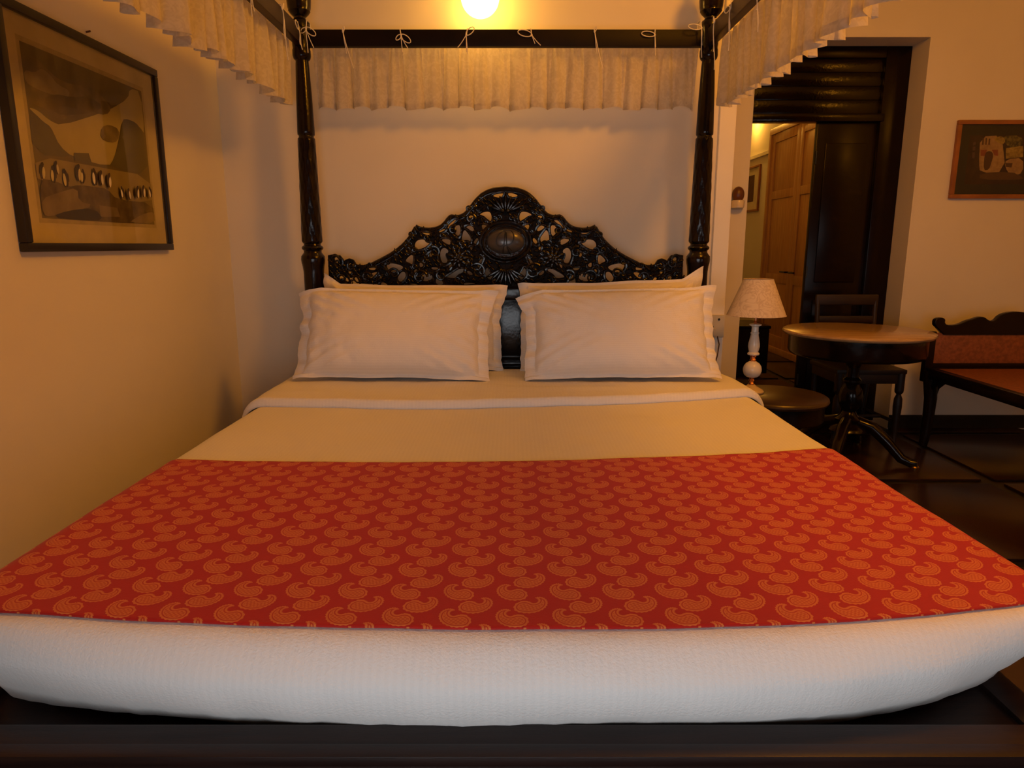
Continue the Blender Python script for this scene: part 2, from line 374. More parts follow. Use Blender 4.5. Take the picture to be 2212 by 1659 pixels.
prof += [(.034, 1.697), (.033, 1.703), (.038, 1.709), (.0385, 1.722), (.0365, 1.80), (.034, 1.889), (.0295, 2.0), (.028, 2.02), (.036, 2.028), (.0395, 2.04), (.0395, 2.062), (.037, 2.07), (.0385, 2.085), (.0385, 2.135), (.041, 2.15), (.041, 2.172), (.037, 2.182), (.030, 2.186), (.0255, 2.193), (.0255, 2.198), (.034, 2.206), (.040, 2.212), (.044, 2.218), (.047, 2.222), (.0465, 2.226), (.0495, 2.236), (.052, 2.262), (.053, 2.29), (.050, 2.32), (.042, 2.345), (.03, 2.36), (.02, 2.37), (.015, 2.385), (.02, 2.40), (.022, 2.42), (.015, 2.44), (.004, 2.45)]
def flute(a, z):
    if 1.235 < z < 1.695:                      # scale-leaf carving in spiralling rows
        return 1 + .035 * abs(math.sin(5 * a + 34 * z)) + .03 * abs(math.sin(5 * a - 34 * z)) - .03
    if .4 < z < .68: return 1 + .03 * math.sin(8 * a)
    return 1
post = None
for sx in (-1, 1):
    for y in (PY, FY):
        if post is None:
            post = MB().lathe(prof, n=56, flute=flute).build('bed_post', black_m, bed, (sx * PX, y - 2, 0))
        else:
            o = post.copy(); SC.collection.objects.link(o); o.location = (sx * PX, y - 2, 0)
x0, x1 = BC - PX, BC + PX
bb(MB().box(x0, x1, PY - .018, PY + .018, 2.077, 2.145, .003), 'canopy_rail', flatrail_m)
bb(MB().box(x0, x1, FY - .018, FY + .018, 2.077, 2.145, .003), 'canopy_rail', flatrail_m)
for x in (x0, x1): bb(MB().box(x - .018, x + .018, FY, PY, 2.077, 2.145, .003), 'canopy_rail', rail_m)
for x in (BC - PX + .02, BC + PX - .02): bb(MB().box(x - .03, x + .03, FY, PY, .30, .47, .008), 'side_rail', rail_m)
# foot rail with carved face
frl = bb(MB().box(BC - .93, BC + .93, .868, .928, .36, .504, .006), 'foot_rail', rail_m)
MB().box(BC - .93, BC + .93, .856, .885, .487, .5055, .006).build('lip_moulding', rail_m, frl)
MB().box(BC - .92, BC + .92, .838, .868, .30, .47, .006).build('carved_frieze', carve_m, frl)
cv = MB()
for k in range(-9, 10):
    cx = BC + k * .1; sg = 1 if k % 2 == 0 else -1; pts = []
    for t in range(22):
        a = t / 21 * 2.6 * math.pi; rr = .034 * (1 - t / 24); pts.append((cx + sg * rr * math.cos(a), .838, .42 + rr * math.sin(a)))
    cv.tube(pts, lambda q: .006 * (1.1 - .6 * q), 7)
    for w in range(4): cv.ell((cx + sg * (.045 + .004 * w), .838, .44 - .018 * w), .016, .007, .006, R(30 * w * sg), 8, 6)
cv.tube([(BC - .92, .84, .466), (BC + .92, .84, .466)], .006); cv.build('scroll_carving', carve_m, frl)
bb(MB().box(BC - .9, BC + .9, .93, PY - .04, .42, .460, .004), 'mattress_board', rail_m)
# headboard
OUT = [(-0.857, 1.0348), (-0.8493, 1.083), (-0.8437, 1.1247), (-0.8377, 1.1579), (-0.8284, 1.1744), (-0.8072, 1.1786), (-0.7738, 1.1744), (-0.7599, 1.1579), (-0.7574, 1.1475), (-0.7474, 1.1537), (-0.7303, 1.16), (-0.7116, 1.1537), (-0.6979, 1.1322), (-0.6664, 1.1288), (-0.6237, 1.1413), (-0.5808, 1.162), (-0.5336, 1.1868), (-0.4907, 1.2157), (-0.4518, 1.2526), (-0.43, 1.2853), (-0.4125, 1.3138), (-0.3919, 1.3036), (-0.3628, 1.2996), (-0.3294, 1.3016), (-0.3, 1.3118), (-0.2788, 1.33), (-0.2638, 1.3503), (-0.2512, 1.3604), (-0.2325, 1.3576), (-0.2075, 1.3584), (-0.1824, 1.3725), (-0.1571, 1.4027), (-0.1319, 1.4348), (-0.0986, 1.4627), (-0.0572, 1.4787), (0.0002, 1.4835)]
HOLES = [[(-0.1203, 1.3563), (-0.0994, 1.3685), (-0.0744, 1.3705), (-0.0662, 1.3503), (-0.0705, 1.33), (-0.0871, 1.3381), (-0.0995, 1.3503)], [(-0.1702, 1.3543), (-0.1597, 1.3624), (-0.1494, 1.3523), (-0.162, 1.3422)], [(-0.1834, 1.3016), (-0.1624, 1.3105), (-0.1479, 1.2975), (-0.1502, 1.2833), (-0.1668, 1.2914)], [(-0.1102, 1.3138), (-0.079, 1.3036), (-0.1, 1.2853)], [(-0.1898, 1.2853), (-0.1754, 1.269), (-0.1652, 1.2526), (-0.1695, 1.2383), (-0.1799, 1.2485), (-0.1967, 1.2403), (-0.1986, 1.2567)], [(-0.1487, 1.2321), (-0.1338, 1.2526), (-0.1276, 1.2424), (-0.1382, 1.228)], [(-0.271, 1.3016), (-0.2454, 1.3321), (-0.2225, 1.3341), (-0.2415, 1.3179), (-0.2627, 1.2975)], [(-0.309, 1.2812), (-0.292, 1.2914), (-0.2774, 1.2914), (-0.2881, 1.2812)], [(-0.3925, 1.2812), (-0.3529, 1.278), (-0.3552, 1.2669), (-0.3719, 1.269)], [(-0.3034, 1.2465), (-0.2573, 1.2506), (-0.2579, 1.2177)], [(-0.419, 1.228), (-0.4061, 1.2424), (-0.3788, 1.2444), (-0.3728, 1.2321), (-0.3476, 1.2342), (-0.3776, 1.2095), (-0.4071, 1.2033), (-0.4174, 1.2116)], [(-0.3595, 1.1765), (-0.3403, 1.1889), (-0.345, 1.1662)], [(-0.3024, 1.191), (-0.2896, 1.2054), (-0.2729, 1.1992), (-0.2668, 1.1868), (-0.2817, 1.1786), (-0.2715, 1.1579), (-0.2611, 1.1537), (-0.2909, 1.1392), (-0.303, 1.162)], [(-0.4697, 1.1496), (-0.4372, 1.1786), (-0.4315, 1.1579), (-0.4364, 1.133), (-0.4509, 1.1413)], [(-0.2334, 1.3016), (-0.2125, 1.3077), (-0.2129, 1.2771), (-0.2214, 1.2669), (-0.2338, 1.2812)], [(-0.5546, 1.1309), (-0.5312, 1.1351), (-0.4977, 1.1288), (-0.4812, 1.1184), (-0.5027, 1.1039), (-0.5283, 1.0976), (-0.549, 1.1101)], [(-0.6417, 1.1143), (-0.614, 1.1205), (-0.6124, 1.108), (-0.6335, 1.108)], [(-0.7394, 1.0997), (-0.7205, 1.0976), (-0.7295, 1.0872)], [(-0.7808, 1.0746), (-0.7655, 1.0851), (-0.7532, 1.0767), (-0.7664, 1.0662), (-0.7791, 1.0662)], [(-0.7516, 1.0662), (-0.743, 1.0683), (-0.7374, 1.0537), (-0.75, 1.0558)], [(-0.7113, 1.0683), (-0.6964, 1.0704), (-0.691, 1.0495), (-0.7034, 1.0558)], [(-0.6386, 1.0872), (-0.6086, 1.0955), (-0.6004, 1.0913), (-0.6223, 1.0704), (-0.6351, 1.0683)], [(-0.5949, 1.0683), (-0.586, 1.0788), (-0.5801, 1.0683)], [(-0.5037, 1.0746), (-0.4883, 1.0934), (-0.4736, 1.0913), (-0.4742, 1.0704), (-0.4916, 1.0558), (-0.502, 1.0621)], [(-0.5852, 1.0453), (-0.5703, 1.0474), (-0.5559, 1.0348), (-0.5835, 1.0327)], [(-0.4025, 1.1413), (-0.3838, 1.1288), (-0.401, 1.1184)], [(-0.3958, 1.0746), (-0.3764, 1.0893), (-0.3511, 1.0851), (-0.3452, 1.0683), (-0.3687, 1.0558), (-0.3899, 1.0579)], [(-0.3461, 1.1184), (-0.3166, 1.1164), (-0.3253, 1.1059), (-0.3421, 1.1101)], [(-0.2752, 1.0767), (-0.2409, 1.0997), (-0.2196, 1.1122), (-0.1986, 1.108), (-0.203, 1.0955), (-0.2242, 1.0872), (-0.2372, 1.0704), (-0.2583, 1.0725)], [(-0.2614, 1.1372), (-0.2509, 1.133), (-0.2618, 1.1164), (-0.2658, 1.1247)], [(-0.1775, 1.1039), (-0.1545, 1.0893), (-0.1651, 1.083), (-0.1777, 1.0913)], [(-0.093, 1.1039), (-0.0803, 1.1143), (-0.072, 1.0955), (-0.051, 1.0704), (-0.0362, 1.0662), (-0.0426, 1.0579), (-0.0722, 1.0621), (-0.0911, 1.0788)], [(-0.1137, 1.1579), (-0.1053, 1.1579), (-0.1096, 1.1455), (-0.1225, 1.1205), (-0.1308, 1.133)], [(-0.3308, 1.0495), (-0.3172, 1.0872), (-0.305, 1.0662), (-0.2927, 1.0432), (-0.3141, 1.0377)], [(-0.4667, 1.039), (-0.4496, 1.0432), (-0.4158, 1.0402), (-0.4201, 1.036), (-0.4625, 1.036)], [(-0.7998, 1.1579), (-0.789, 1.1641), (-0.7792, 1.1496), (-0.7883, 1.1372)], [(-0.7505, 1.133), (-0.725, 1.138), (-0.7022, 1.1297), (-0.7256, 1.1255)], [(-0.2081, 1.0369), (-0.1867, 1.0486), (-0.1443, 1.0495), (-0.1317, 1.0411)], [(-0.0574, 1.4428), (-0.0367, 1.4528), (-0.0119, 1.4548), (-0.0181, 1.4388), (-0.0326, 1.4348)], [(-0.4309, 1.1039), (-0.4139, 1.1101), (-0.4208, 1.0872)], [(-0.1657, 1.2116), (-0.1531, 1.2095), (-0.1595, 1.1971)], [(-0.4547, 1.0872), (-0.442, 1.0851), (-0.4507, 1.0788)]]
hb = empty('headboard', (0, PY - 2.0, 0)); hb.parent = bed
half = OUT[1:]; base = 1.02
left = [(-.83, base), (-.83, 1.045)] + [p for p in half if p[0] > -.835]
outline = left + [(-x, z) for x, z in reversed(left[:-1])]
holes = []
for h in HOLES:
    cx = sum(p[0] for p in h) / len(h); cz = sum(p[1] for p in h) / len(h)
    gr = 1.34 if max(p[0] for p in h) - min(p[0] for p in h) < .035 else 1.16
    h2 = smooth_poly([(cx + (p[0] - cx) * gr, cz + (p[1] - cz) * gr) for p in h], 2)
    h2 = [(x, z) for x, z in h2]
    holes += [h2, [(-x, z) for x, z in h2]]
curve_plate('pierced_panel', [outline] + holes, .008, .004, plate_m, hb)
def inside(p, poly):
    c = False; n = len(poly)
    for i in range(n):
        (x1_, z1_), (x2_, z2_) = poly[i], poly[i - 1]
        if (z1_ > p[1]) != (z2_ > p[1]) and p[0] < (x2_ - x1_) * (p[1] - z1_) / (z2_ - z1_) + x1_: c = not c
    return c
def clear(p, poly): return min(math.hypot(p[0] - a, p[1] - b) for a, b in poly)
# raised carving: edge mouldings, scrolls, leaves
rel = MB(); FYR = -.013
edge = smooth_poly([p for p in left if p[0] > -.66], 1, False)
for sgn in (1, -1):
    rel.tube([(sgn * x, FYR + .004, z - .008) for x, z in edge], .0085, 8)
    rel.tube([(sgn * x, FYR, z - .022) for x, z in edge], .003, 6)
    for h in holes[::2]:
        ar = max(p[0] for p in h) - min(p[0] for p in h)
        cx = sum(p[0] for p in h) / len(h); cz = sum(p[1] for p in h) / len(h)
        n = len(h); st = random.randrange(n); seg = [h[(st + k) % n] for k in range(int(n * .75))]
        grow = 1 + .0075 / max(.008, ar / 2)
        rel.tube([(sgn * (cx + (x - cx) * grow), FYR, cz + (z - cz) * grow) for x, z in seg], lambda q: .0048 * (.35 + 1.1 * math.sin(math.pi * q)), 6)
    def scroll(cx, cz, r0, turns, a0, dr=1, w=.006):
        pts = []
        for t in range(30):
            q = t / 29; a = a0 + dr * q * turns * 2 * math.pi; rr = r0 * (1 - .8 * q); pts.append((sgn * (cx + rr * math.cos(a)), FYR - .002, cz + rr * math.sin(a)))
        rel.tube(pts, lambda q: w * (1.15 - .6 * q), 7)
    for cx, cz, r0, tn, a0, dr in ((-.40, 1.075, .034, 1.4, 0, 1), (-.33, 1.19, .026, 1.3, 2, -1), (-.24, 1.29, .022, 1.2, 1, 1), (-.52, 1.09, .026, 1.3, 3, -1), (-.65, 1.075, .024, 1.4, 0, 1),
                                  (-.13, 1.10, .040, 1.2, 2.4, -1), (-.16, 1.34, .024, 1.2, 0, 1), (-.78, 1.14, .025, 1.2, 1, -1), (-.72, 1.125, .02, 1.2, 2, 1), (-.77, 1.07, .022, 1.3, 4, 1), (-.30, 1.08, .028, 1.3, 1, 1), (-.45, 1.20, .018, 1.2, 0, -1)):
        scroll(cx, cz, r0, tn, a0, dr)
    rc = (-.222, 1.163)                        # rosette of leaves
    for ring, nn, rr, ln in ((0, 9, .030, .024), (1, 7, .014, .016)):
        for k in range(nn):
            a = 2 * math.pi * k / nn + ring * .3
            rel.ell((sgn * (rc[0] + rr * math.cos(a)), FYR - .004 - .005 * ring, rc[1] + rr * math.sin(a)), ln, .007, .009, -a if sgn > 0 else a - math.pi, 10, 6)
    rel.ell((sgn * rc[0], FYR - .014, rc[1]), .008, .008, .008)
    pts_ = []; rr_ = random.Random(11); tries = 0
    while tries < 5200:                        # foliage fills the ground between the piercings
        tries += 1; p = (rr_.uniform(-.83, -.02), rr_.uniform(1.045, 1.43))
        if any((p[0] - q[0]) ** 2 + (p[1] - q[1]) ** 2 < .017 ** 2 for q in pts_): continue
        if ((p[0]) / .125) ** 2 + ((p[1] - 1.235) / .10) ** 2 < 1 or (p[0] - rc[0]) ** 2 + (p[1] - rc[1]) ** 2 < .045 ** 2: continue
        if not inside(p, outline) or clear(p, outline) < .014: continue
        if any(abs(p[0] - h[0][0]) < .09 and (inside(p, h) or clear(p, h) < .009) for h in holes[::2]): continue
        pts_.append(p)
    for i, (x, z) in enumerate(pts_):
        a = noise.noise(Vector((x * 5, z * 5, 1))) * 5 + rr_.uniform(-.5, .5)
        if i % 4 == 0: scroll(x, z, .0125, 1.3, a, 1 if i % 8 else -1, .0038)
        else:
            aa = -a if sgn > 0 else a; rel.ell((sgn * x, FYR - .001, z), .0145, .0065, .0042, aa, 8, 6)
            rel.ell((sgn * (x + .006 * math.sin(a)), FYR, z + .006 * math.cos(a)), .0105, .0055, .0034, aa + (.5 if sgn > 0 else -.5), 8, 6)
# fan above and husk below the boss
for k in range(-4, 5):
    a = k * .3; rel.ell((.045 * math.sin(a) * 1.2, FYR - .004, 1.375 + .034 * math.cos(a)), .0075, .009, .036, a, 10, 8)
    a2 = k * .27; rel.ell((.05 * math.sin(a2) * 1.2, FYR - .004, 1.115 - .045 * math.cos(a2)), .0075, .009, .042, -a2, 10, 8)
rel.ell((-.012, FYR - .012, 1.375), .010, .010, .008); rel.ell((.012, FYR - .012, 1.375), .010, .010, .008)
for k in range(2):
    rr = .118 - .02 * k; pts = [(rr * math.cos(2 * math.pi * t / 48), FYR - .002 - .003 * k, 1.235 + rr * .78 * math.sin(2 * math.pi * t / 48)) for t in range(48)]
    rel.tube(pts, .0075, 8, closed=True)
rel.ell((0, FYR, 1.235), .112, .012, .086, n=40, m=16)
rel.build('relief_carving', carve_m, hb)
boss = MB().ell((0, -.02, 1.237), .088, .034, .058, n=40, m=20).build('monogram_boss', mat('polished_black_boss', (.055, .05, .048), .34, (.04, .037, .036), 20, coat=.3), hb, label='glossy oval boss with carved monogram')
MONO = [[(-0.0464, 1.2796), (-0.0649, 1.2676), (-0.0742, 1.2435), (-0.0712, 1.2224), (-0.0558, 1.2148), (-0.0404, 1.2179), (-0.0327, 1.2314)], [(-0.0295, 1.2811), (-0.0311, 1.2555), (-0.0358, 1.2254), (-0.0421, 1.1861)], [(-0.0234, 1.2766), (-0.0234, 1.2495), (-0.0219, 1.2194), (-0.0127, 1.1921), (-0.0004, 1.177)], [(-0.0403, 1.2826), (-0.0218, 1.2886), (0.0027, 1.2856), (0.015, 1.2676), (0.0135, 1.2435), (-0.0004, 1.2254), (-0.0219, 1.2179), (-0.0373, 1.2163)], [(-0.0158, 1.2133), (-0.0034, 1.2012), (0.0058, 1.1952)]]
mg = MB()
for st in MONO:
    pts = []
    for x, z in smooth_poly(st, 2, False):
        x += .028; x *= .9; dx = x / .088; dz = (z - 1.237) / .058; q = max(.02, 1 - dx * dx - dz * dz)
        pts.append((x, -.02 - .034 * math.sqrt(q) + .0004, z))
    mg.tube(pts, .0027, 6)
mg.build('monogram', ply_m, boss)
lower = MB().box(-.86, .86, -.022, .022, .965, 1.03, .006).build('headboard_rail', black_m, hb)
MB().tube([(-.84, -.022, 1.022), (.84, -.022, 1.022)], .005, 8).tube([(-.84, -.021, .972), (.84, -.021, .972)], .006, 8).build('rail_moulding', black_m, lower)
MB().box(-.86, .86, -.008, .014, .64, .97, .003).build('headboard_panel', black_m, hb)
MB().box(-.86, .86, -.02, .02, .60, .665, .008).box(-.86, .86, -.014, .01, .69, .70, .003).box(-.86, .86, -.03, .016, .655, .672, .004).build('headboard_lower_rail', black_m, hb)

# ------------------------------------------------------------------ mattress, sheet, runner, turned-down sheet
MW = .96; MX = -.004; MY0 = .893; MY1 = 3.17; MT = .645; MB0 = .462; RC = .13; RT = .062
def xd(y, d):          # half width of the contour inset by d
    w = MW - d
    if y < MY0 + RC:
        k = RC - d; q = k * k - (MY0 + RC - y) ** 2; return (MW - RC) + math.sqrt(max(q, 0)) if k > 0 else w
    yb = MY1 - .32
    if y > yb: w -= .10 * ((y - yb) / .32) ** 1.6
    return w
def warp(x, y, z):
    k = abs(x - MX) / MW; f = max(0, 1 - (y - MY0) / 1.0); y += (.075 * k ** 2.2 + (.05 * k ** 6 if x > 0 else 0)) * f
    z += .006 * noise.noise(Vector((x * 2.2, y * 2.2, 0))) + .002 * noise.noise(Vector((x * 9, y * 7, 3)))
    return x, y, z
def section(s, y, off):   # s = signed distance over the top from the centre line, continuing round the edge and down the side
    half = xd(y, 0); flat = half - RT; a = abs(s); sg = 1 if s >= 0 else -1; arc = RT * math.pi / 2
    if a <= flat: x, z, nx, nz = a, MT, 0, 1
    elif a <= flat + arc:
        t = (a - flat) / RT; nx, nz = math.sin(t), math.cos(t); x, z = flat + RT * nx, MT - RT + RT * nz
    else: x, z, nx, nz = half, MT - RT - (a - flat - arc), 1, 0
    return (MX + sg * (x + nx * off), y, z + nz * off)
# mattress with fitted sheet: nested rounded contours
def contour(d, z, n=60):
    P = []; w = MW - d; y0 = MY0 + d; y1 = MY1 - d; r = max(.005, RC - d); rb = max(.005, .10 - d)
    for (cx, cy, rr, a0) in ((w - r, y0 + r, r, -90), (w - rb, y1 - rb, rb, 0), (-w + rb, y1 - rb, rb, 90), (-w + r, y0 + r, r, 180)):
        for k in range(13):
            a = R(a0 + 90 * k / 12); P.append((cx + rr * math.cos(a), cy + rr * math.sin(a)))
    out = []; m = len(P)
    for i in range(m):
        a, b = Vector(P[i]), Vector(P[(i + 1) % m]); L_ = (b - a).length; k = max(1, 1 + 0 * int(L_)); k = 70 if L_ > .5 else 1
        for j in range(k): out.append(a + (b - a) * (j / k))
    return [(p.x, p.y, z) for p in out]
rings = [(.075, MB0), (.058, MB0 + .012), (.042, .504), (.018, .536), (0, MT - RT)]
for k in range(1, 9):
    t = k / 8 * math.pi / 2; rings.append((RT * (1 - math.cos(t)), MT - RT + RT * math.sin(t)))
V = []; UV = []
for ri, (d, z) in enumerate(rings):
    for (x, y, zz) in contour(d, z):
        side = 1 - min(1, max(0, (zz - MB0) / (MT - RT - MB0))) if ri < 5 else 0
        wob = .010 * noise.noise(Vector((x * 7, y * 5, 2))) * (1 - abs(2 * min(1, (zz - MB0) / .16) - 1)) + .006 * side * noise.noise(Vector((x * 26, y * 26, zz * 8)))
        nx = x / MW if abs(x) > .6 else 0; ny = -1 if y < MY0 + .1 else 0
        zw = .012 * side * noise.noise(Vector((x * 3, y * 3, 9)))
        X, Y, Z = warp(x + MX, y, zz + zw); kk = (abs(x) / MW) ** 4 * max(0, 1 - (y - MY0) / .35) * max(0, min(1, (MT - zz) / .12)); Y += kk * (.115 if x > 0 else .08)
        V.append((X + nx * wob, Y + ny * abs(wob) * 1.2 - (0.012 * math.sin(math.pi * min(1, (zz - MB0) / .16)) if ny else 0), Z)); UV.append((x, y - (MT - zz)))
nr = len(V) // len(rings); mb = MB(); F = [(i * nr + j, i * nr + (j + 1) % nr, (i + 1) * nr + (j + 1) % nr, (i + 1) * nr + j) for i in range(len(rings) - 1) for j in range(nr)]
last = V[-nr:]; cyc = (MY0 + MY1) / 2; NS = 26; cur = len(rings) - 1
inner = contour(RT, MT)
for k in range(1, NS + 1):
    f = 1 - k / NS
    for (x, y, zz) in inner:
        fx = max(f, 1e-3); X0, Y0 = x * fx, cyc + (y - cyc) * fx; V.append(warp(X0 + MX, Y0, MT)); UV.append((X0, Y0))
    F += [((cur) * nr + j, cur * nr + (j + 1) % nr, (cur + 1) * nr + (j + 1) % nr, (cur + 1) * nr + j) for j in range(nr)]; cur += 1
F.append(tuple(range(nr - 1, -1, -1))); F.append(tuple(cur * nr + j for j in range(nr)))
mb.add(V, F); mb.uv = UV
mb.build('mattress', sheet_m, label='thick mattress under a tightly tucked white striped sheet on the black bed', cat='mattress')

def overlay(name, m, yf, yb, ext, off, label, cat, nx=220, ny=70, roll=0, thick=.003, folds=0):
    """a cloth lying over the mattress from the edge line yf(x) to yb(x), hanging ext down each side"""
    top = []; 
    for j in range(ny + 1):
        row = []; t = j / ny
        for i in range(nx + 1):
            q = -1 + 2 * i / nx; S = MW - RT + RT * math.pi / 2 + ext; s = q * S
            x_ = max(-MW, min(MW, s)); y = yf(x_) + (yb(x_) - yf(x_)) * t
            o = off
            if folds: o += folds * max(0, noise.noise(Vector((s * 3, y * 9, 5)))) * (1 if t > .06 else t / .06)
            p = section(s, max(y, MY0 + .012), o); row.append((warp(*p), (s, y)))
        top.append(row)
    mb = MB(); P = []; uv = []
    if roll:              # rolled leading edge
        for k in range(7):
            a = math.pi * (1 - k / 6) * .5
            r0 = []
            for (p, u) in top[0]:
                r0.append((p[0], p[1] - roll * (math.cos(math.pi / 2 - a) if False else math.sin(a)) * .9, p[2] - off * (1 - math.cos(a)) * .98)); uv.append((u[0], u[1] - .01 * (6 - k)))
            P.append(r0)
    for row in top: P.append([p for p, _ in row]); uv += [u for _, u in row]
    mb.grid(P); n0 = len(mb.v); cols = len(P[0]); rows = len(P)
    under = [(x, y + (.0015 if 0 else 0), z - thick) for x, y, z in mb.v]
    mb.uv = uv
    o = mb.build(name, m, fixn=False, label=label, cat=cat)
    bm = bmesh.new(); bm.from_mesh(o.data)
    if sum(f.normal.z for f in bm.faces) < 0: bmesh.ops.reverse_faces(bm, faces=bm.faces[:])
    bm.to_mesh(o.data); bm.free()
    sd = o.modifiers.new('thickness', 'SOLIDIFY'); sd.thickness = thick; sd.offset = -1
    return o
RF = lambda x: .951 + .0 * x
RB = lambda x: 1.772 + .060 * x + .085 * x * x
overlay('bed_runner', paisley_m, RF, RB, .07, .0055, 'red bed runner woven with orange paisleys, laid across the foot of the bed', 'bed runner', nx=260, ny=100)
TF = lambda x: 2.425 + .085 * x + .13 * x * x
overlay('turned_down_sheet', sheet_m, TF, lambda x: 3.05, .05, .032, 'white sheet folded back in a thick band below the pillows', 'sheet', nx=180, ny=60, roll=.02, thick=.004, folds=.006)

# ------------------------------------------------------------------ pillows
def pillow(name, w, h, th, fl, seed, loc, rot, label, ftl=(0, 0), ftr=(0, 0)):
    """flanged pillow standing on its lower long edge; ftl / ftr push the top left / right corner flap (sideways, up)"""
    nu, nv = 96, 64; mb = MB(); uv = []; sd = seed * 3.7; flv = .016
    def nz(a, b, c): return noise.noise(Vector((a, b, c)))
    for side in (1, -1):
        for j in range(nv + 1):
            for i in range(nu + 1):
                u = -1 + 2 * i / nu; v = -1 + 2 * j / nv
                u0 = 1 - 2 * fl / w; v0 = 1 - 2 * flv / h
                bu = max(0, 1 - (abs(u) / u0) ** 3.2); bv = max(0, 1 - (abs(v) / v0) ** 3.0)
                k = min(1, 5 * min(bu, bv)) if bu > 0 and bv > 0 else 0
                t = th / 2 * (bu ** .5) * (bv ** .5) * (1 - .22 * v)
                ue = u * w / 2; ve = v * h / 2
                ue *= 1 - .03 * (1 - v * v) + .020 * nz(v * 3.3, sd, 1 if u > 0 else 5) + .010 * nz(v * 9, sd, 2 if u > 0 else 6)
                ve *= 1 - .035 * (1 - u * u) + .022 * nz(u * 2.6, sd + 9, 1 if v > 0 else 5) + (.012 * nz(u * 8, sd, 3) if v < 0 else 0)
                ug = max(0, (abs(u) - u0) / (1 - u0))
                wav = (1 - k) * (.020 * nz(v * 5.5 + sd, 0, 1 if u > 0 else 3) * (1 if abs(u) > u0 else .3)) + .007 * k * nz(u * 2.0 + sd, v * 2.2, 4)
                cre = k * (.006 * nz(u * 6 + sd, v * 2.5 + u * 3, 8) + .0025 * nz(u * 16 + sd, v * 7, 12)) * (.5 + abs(u))
                # diagonal pulls into the corners
                cc = abs(u) * abs(v); cre += k * .008 * cc * math.sin((abs(u) - abs(v)) * 26 + sd)
                y = -side * (t + .0012) + wav + (cre if side > 0 else 0)
                y += .022 * ug * ug                      # flange falls back
                if v < -v0: y -= .012
                f = ftl if u < 0 else ftr; q = max(0, (abs(u) - .80) / .20) * max(0, (v - .45) / .55)
                ue += f[0] * q; ve += f[1] * q; y += .03 * q * (1 if f[1] < 0 else -.3)
                mb.v.append((ue, y, ve + h / 2)); uv.append((u * w / 2, v * h / 2))
    m1 = nu + 1; off = (nu + 1) * (nv + 1)
    for s_ in (0, 1):
        for j in range(nv):
            for i in range(nu):
                q = (j * m1 + i, j * m1 + i + 1, (j + 1) * m1 + i + 1, (j + 1) * m1 + i)
                mb.f.append(tuple(a + off * s_ for a in (q if s_ == 0 else q[::-1])))
    for i in range(nu): mb.f.append((i + 1, i, off + i, off + i + 1)); a = nv * m1; mb.f.append((a + i, a + i + 1, off + a + i + 1, off + a + i))
    for j in range(nv): mb.f.append((j * m1, (j + 1) * m1, off + (j + 1) * m1, off + j * m1)); a = nu; mb.f.append(((j + 1) * m1 + a, j * m1 + a, off + j * m1 + a, off + (j + 1) * m1 + a))
    mb.mi = [0] * len(mb.f); mb.uv = uv
    o = mb.build(name, pillow_m, loc=loc, label=label, cat='pillow', group='pillows against the headboard'); o.rotation_euler = rot
    return o
ZP = MT + .004
pillow('pillow', .82, .395, .15, .035, 3, (-.45, 3.0, ZP + .03), (R(-20), R(.5), R(0)), 'white pillow hidden behind the front left pillow, its corner by the left bed post', ftl=(-.0, .055), ftr=(.02, .0))
pillow('pillow', .83, .41, .15, .035, 5, (.45, 3.0, ZP + .03), (R(-20), R(-1.6), R(0)), 'white pillow behind the front right pillow, its corner rising by the right bed post', ftr=(.02, .06))
pillow('pillow', .80, .40, .19, .045, 1, (-.49, 2.74, ZP + .035), (R(-27), R(1.2), R(1)), 'white flanged pillow in front on the left half of the bed', ftl=(-.025, -.01), ftr=(.03, .0))
pillow('pillow', .80, .405, .19, .045, 2, (.45, 2.74, ZP + .035), (R(-27), R(-1.0), R(-1)), 'white flanged pillow in front on the right half of the bed', ftl=(-.035, -.02), ftr=(.015, .01))

# ------------------------------------------------------------------ canopy valances with their tie cords
def valance(label, L_, z_top, z_hem, seed, n_fold, amp=.022):
    nx, nz = int(L_ / .0045), 20; rows = []; sd = seed * 5.1; ph = []; a = 0
    for i in range(nx + 1):
        x = i / nx * L_; a += 2 * math.pi * n_fold / nx * (1 + .55 * noise.noise(Vector((x * 6, sd, 0)))); ph.append(a)
    for j in range(nz + 1):
        t = j / nz; row = []
        for i in range(nx + 1):
            x = i / nx * L_; g = .25 + .75 * t ** .7
            w = math.sin(ph[i]) * .75 + .35 * math.sin(ph[i] * 2.3 + 1) * (1 - .5 * t); tight = .35 * math.sin(ph[i] * 3.1 + 2) * (1 - t) ** 2
            d = amp * g * (w + tight + .5 * noise.noise(Vector((x * 16, sd, 1)))) * (1 + .4 * noise.noise(Vector((x * 5, sd, 3))))
            sh = amp * .55 * t * math.cos(ph[i])
            hem = z_hem + .012 * noise.noise(Vector((x * 14, sd, 7))) + .006 * math.sin(ph[i] * .5)
            row.append((x + sh, d + amp * .4 * t, z_top + (hem - z_top) * t))
        rows.append(row)
    o = MB().grid(rows).build('canopy_valance', lace_m, fixn=False, label=label, cat='valance', group='gathered valances of the bed canopy')
    hb_ = []                                        # stitched hem band
    for j in (nz - 2, nz): hb_.append([(p[0], p[1] - .0012, p[2]) for p in rows[j]])
    MB().grid(hb_).build('hem', lace_m, o, fixn=False)
    return o
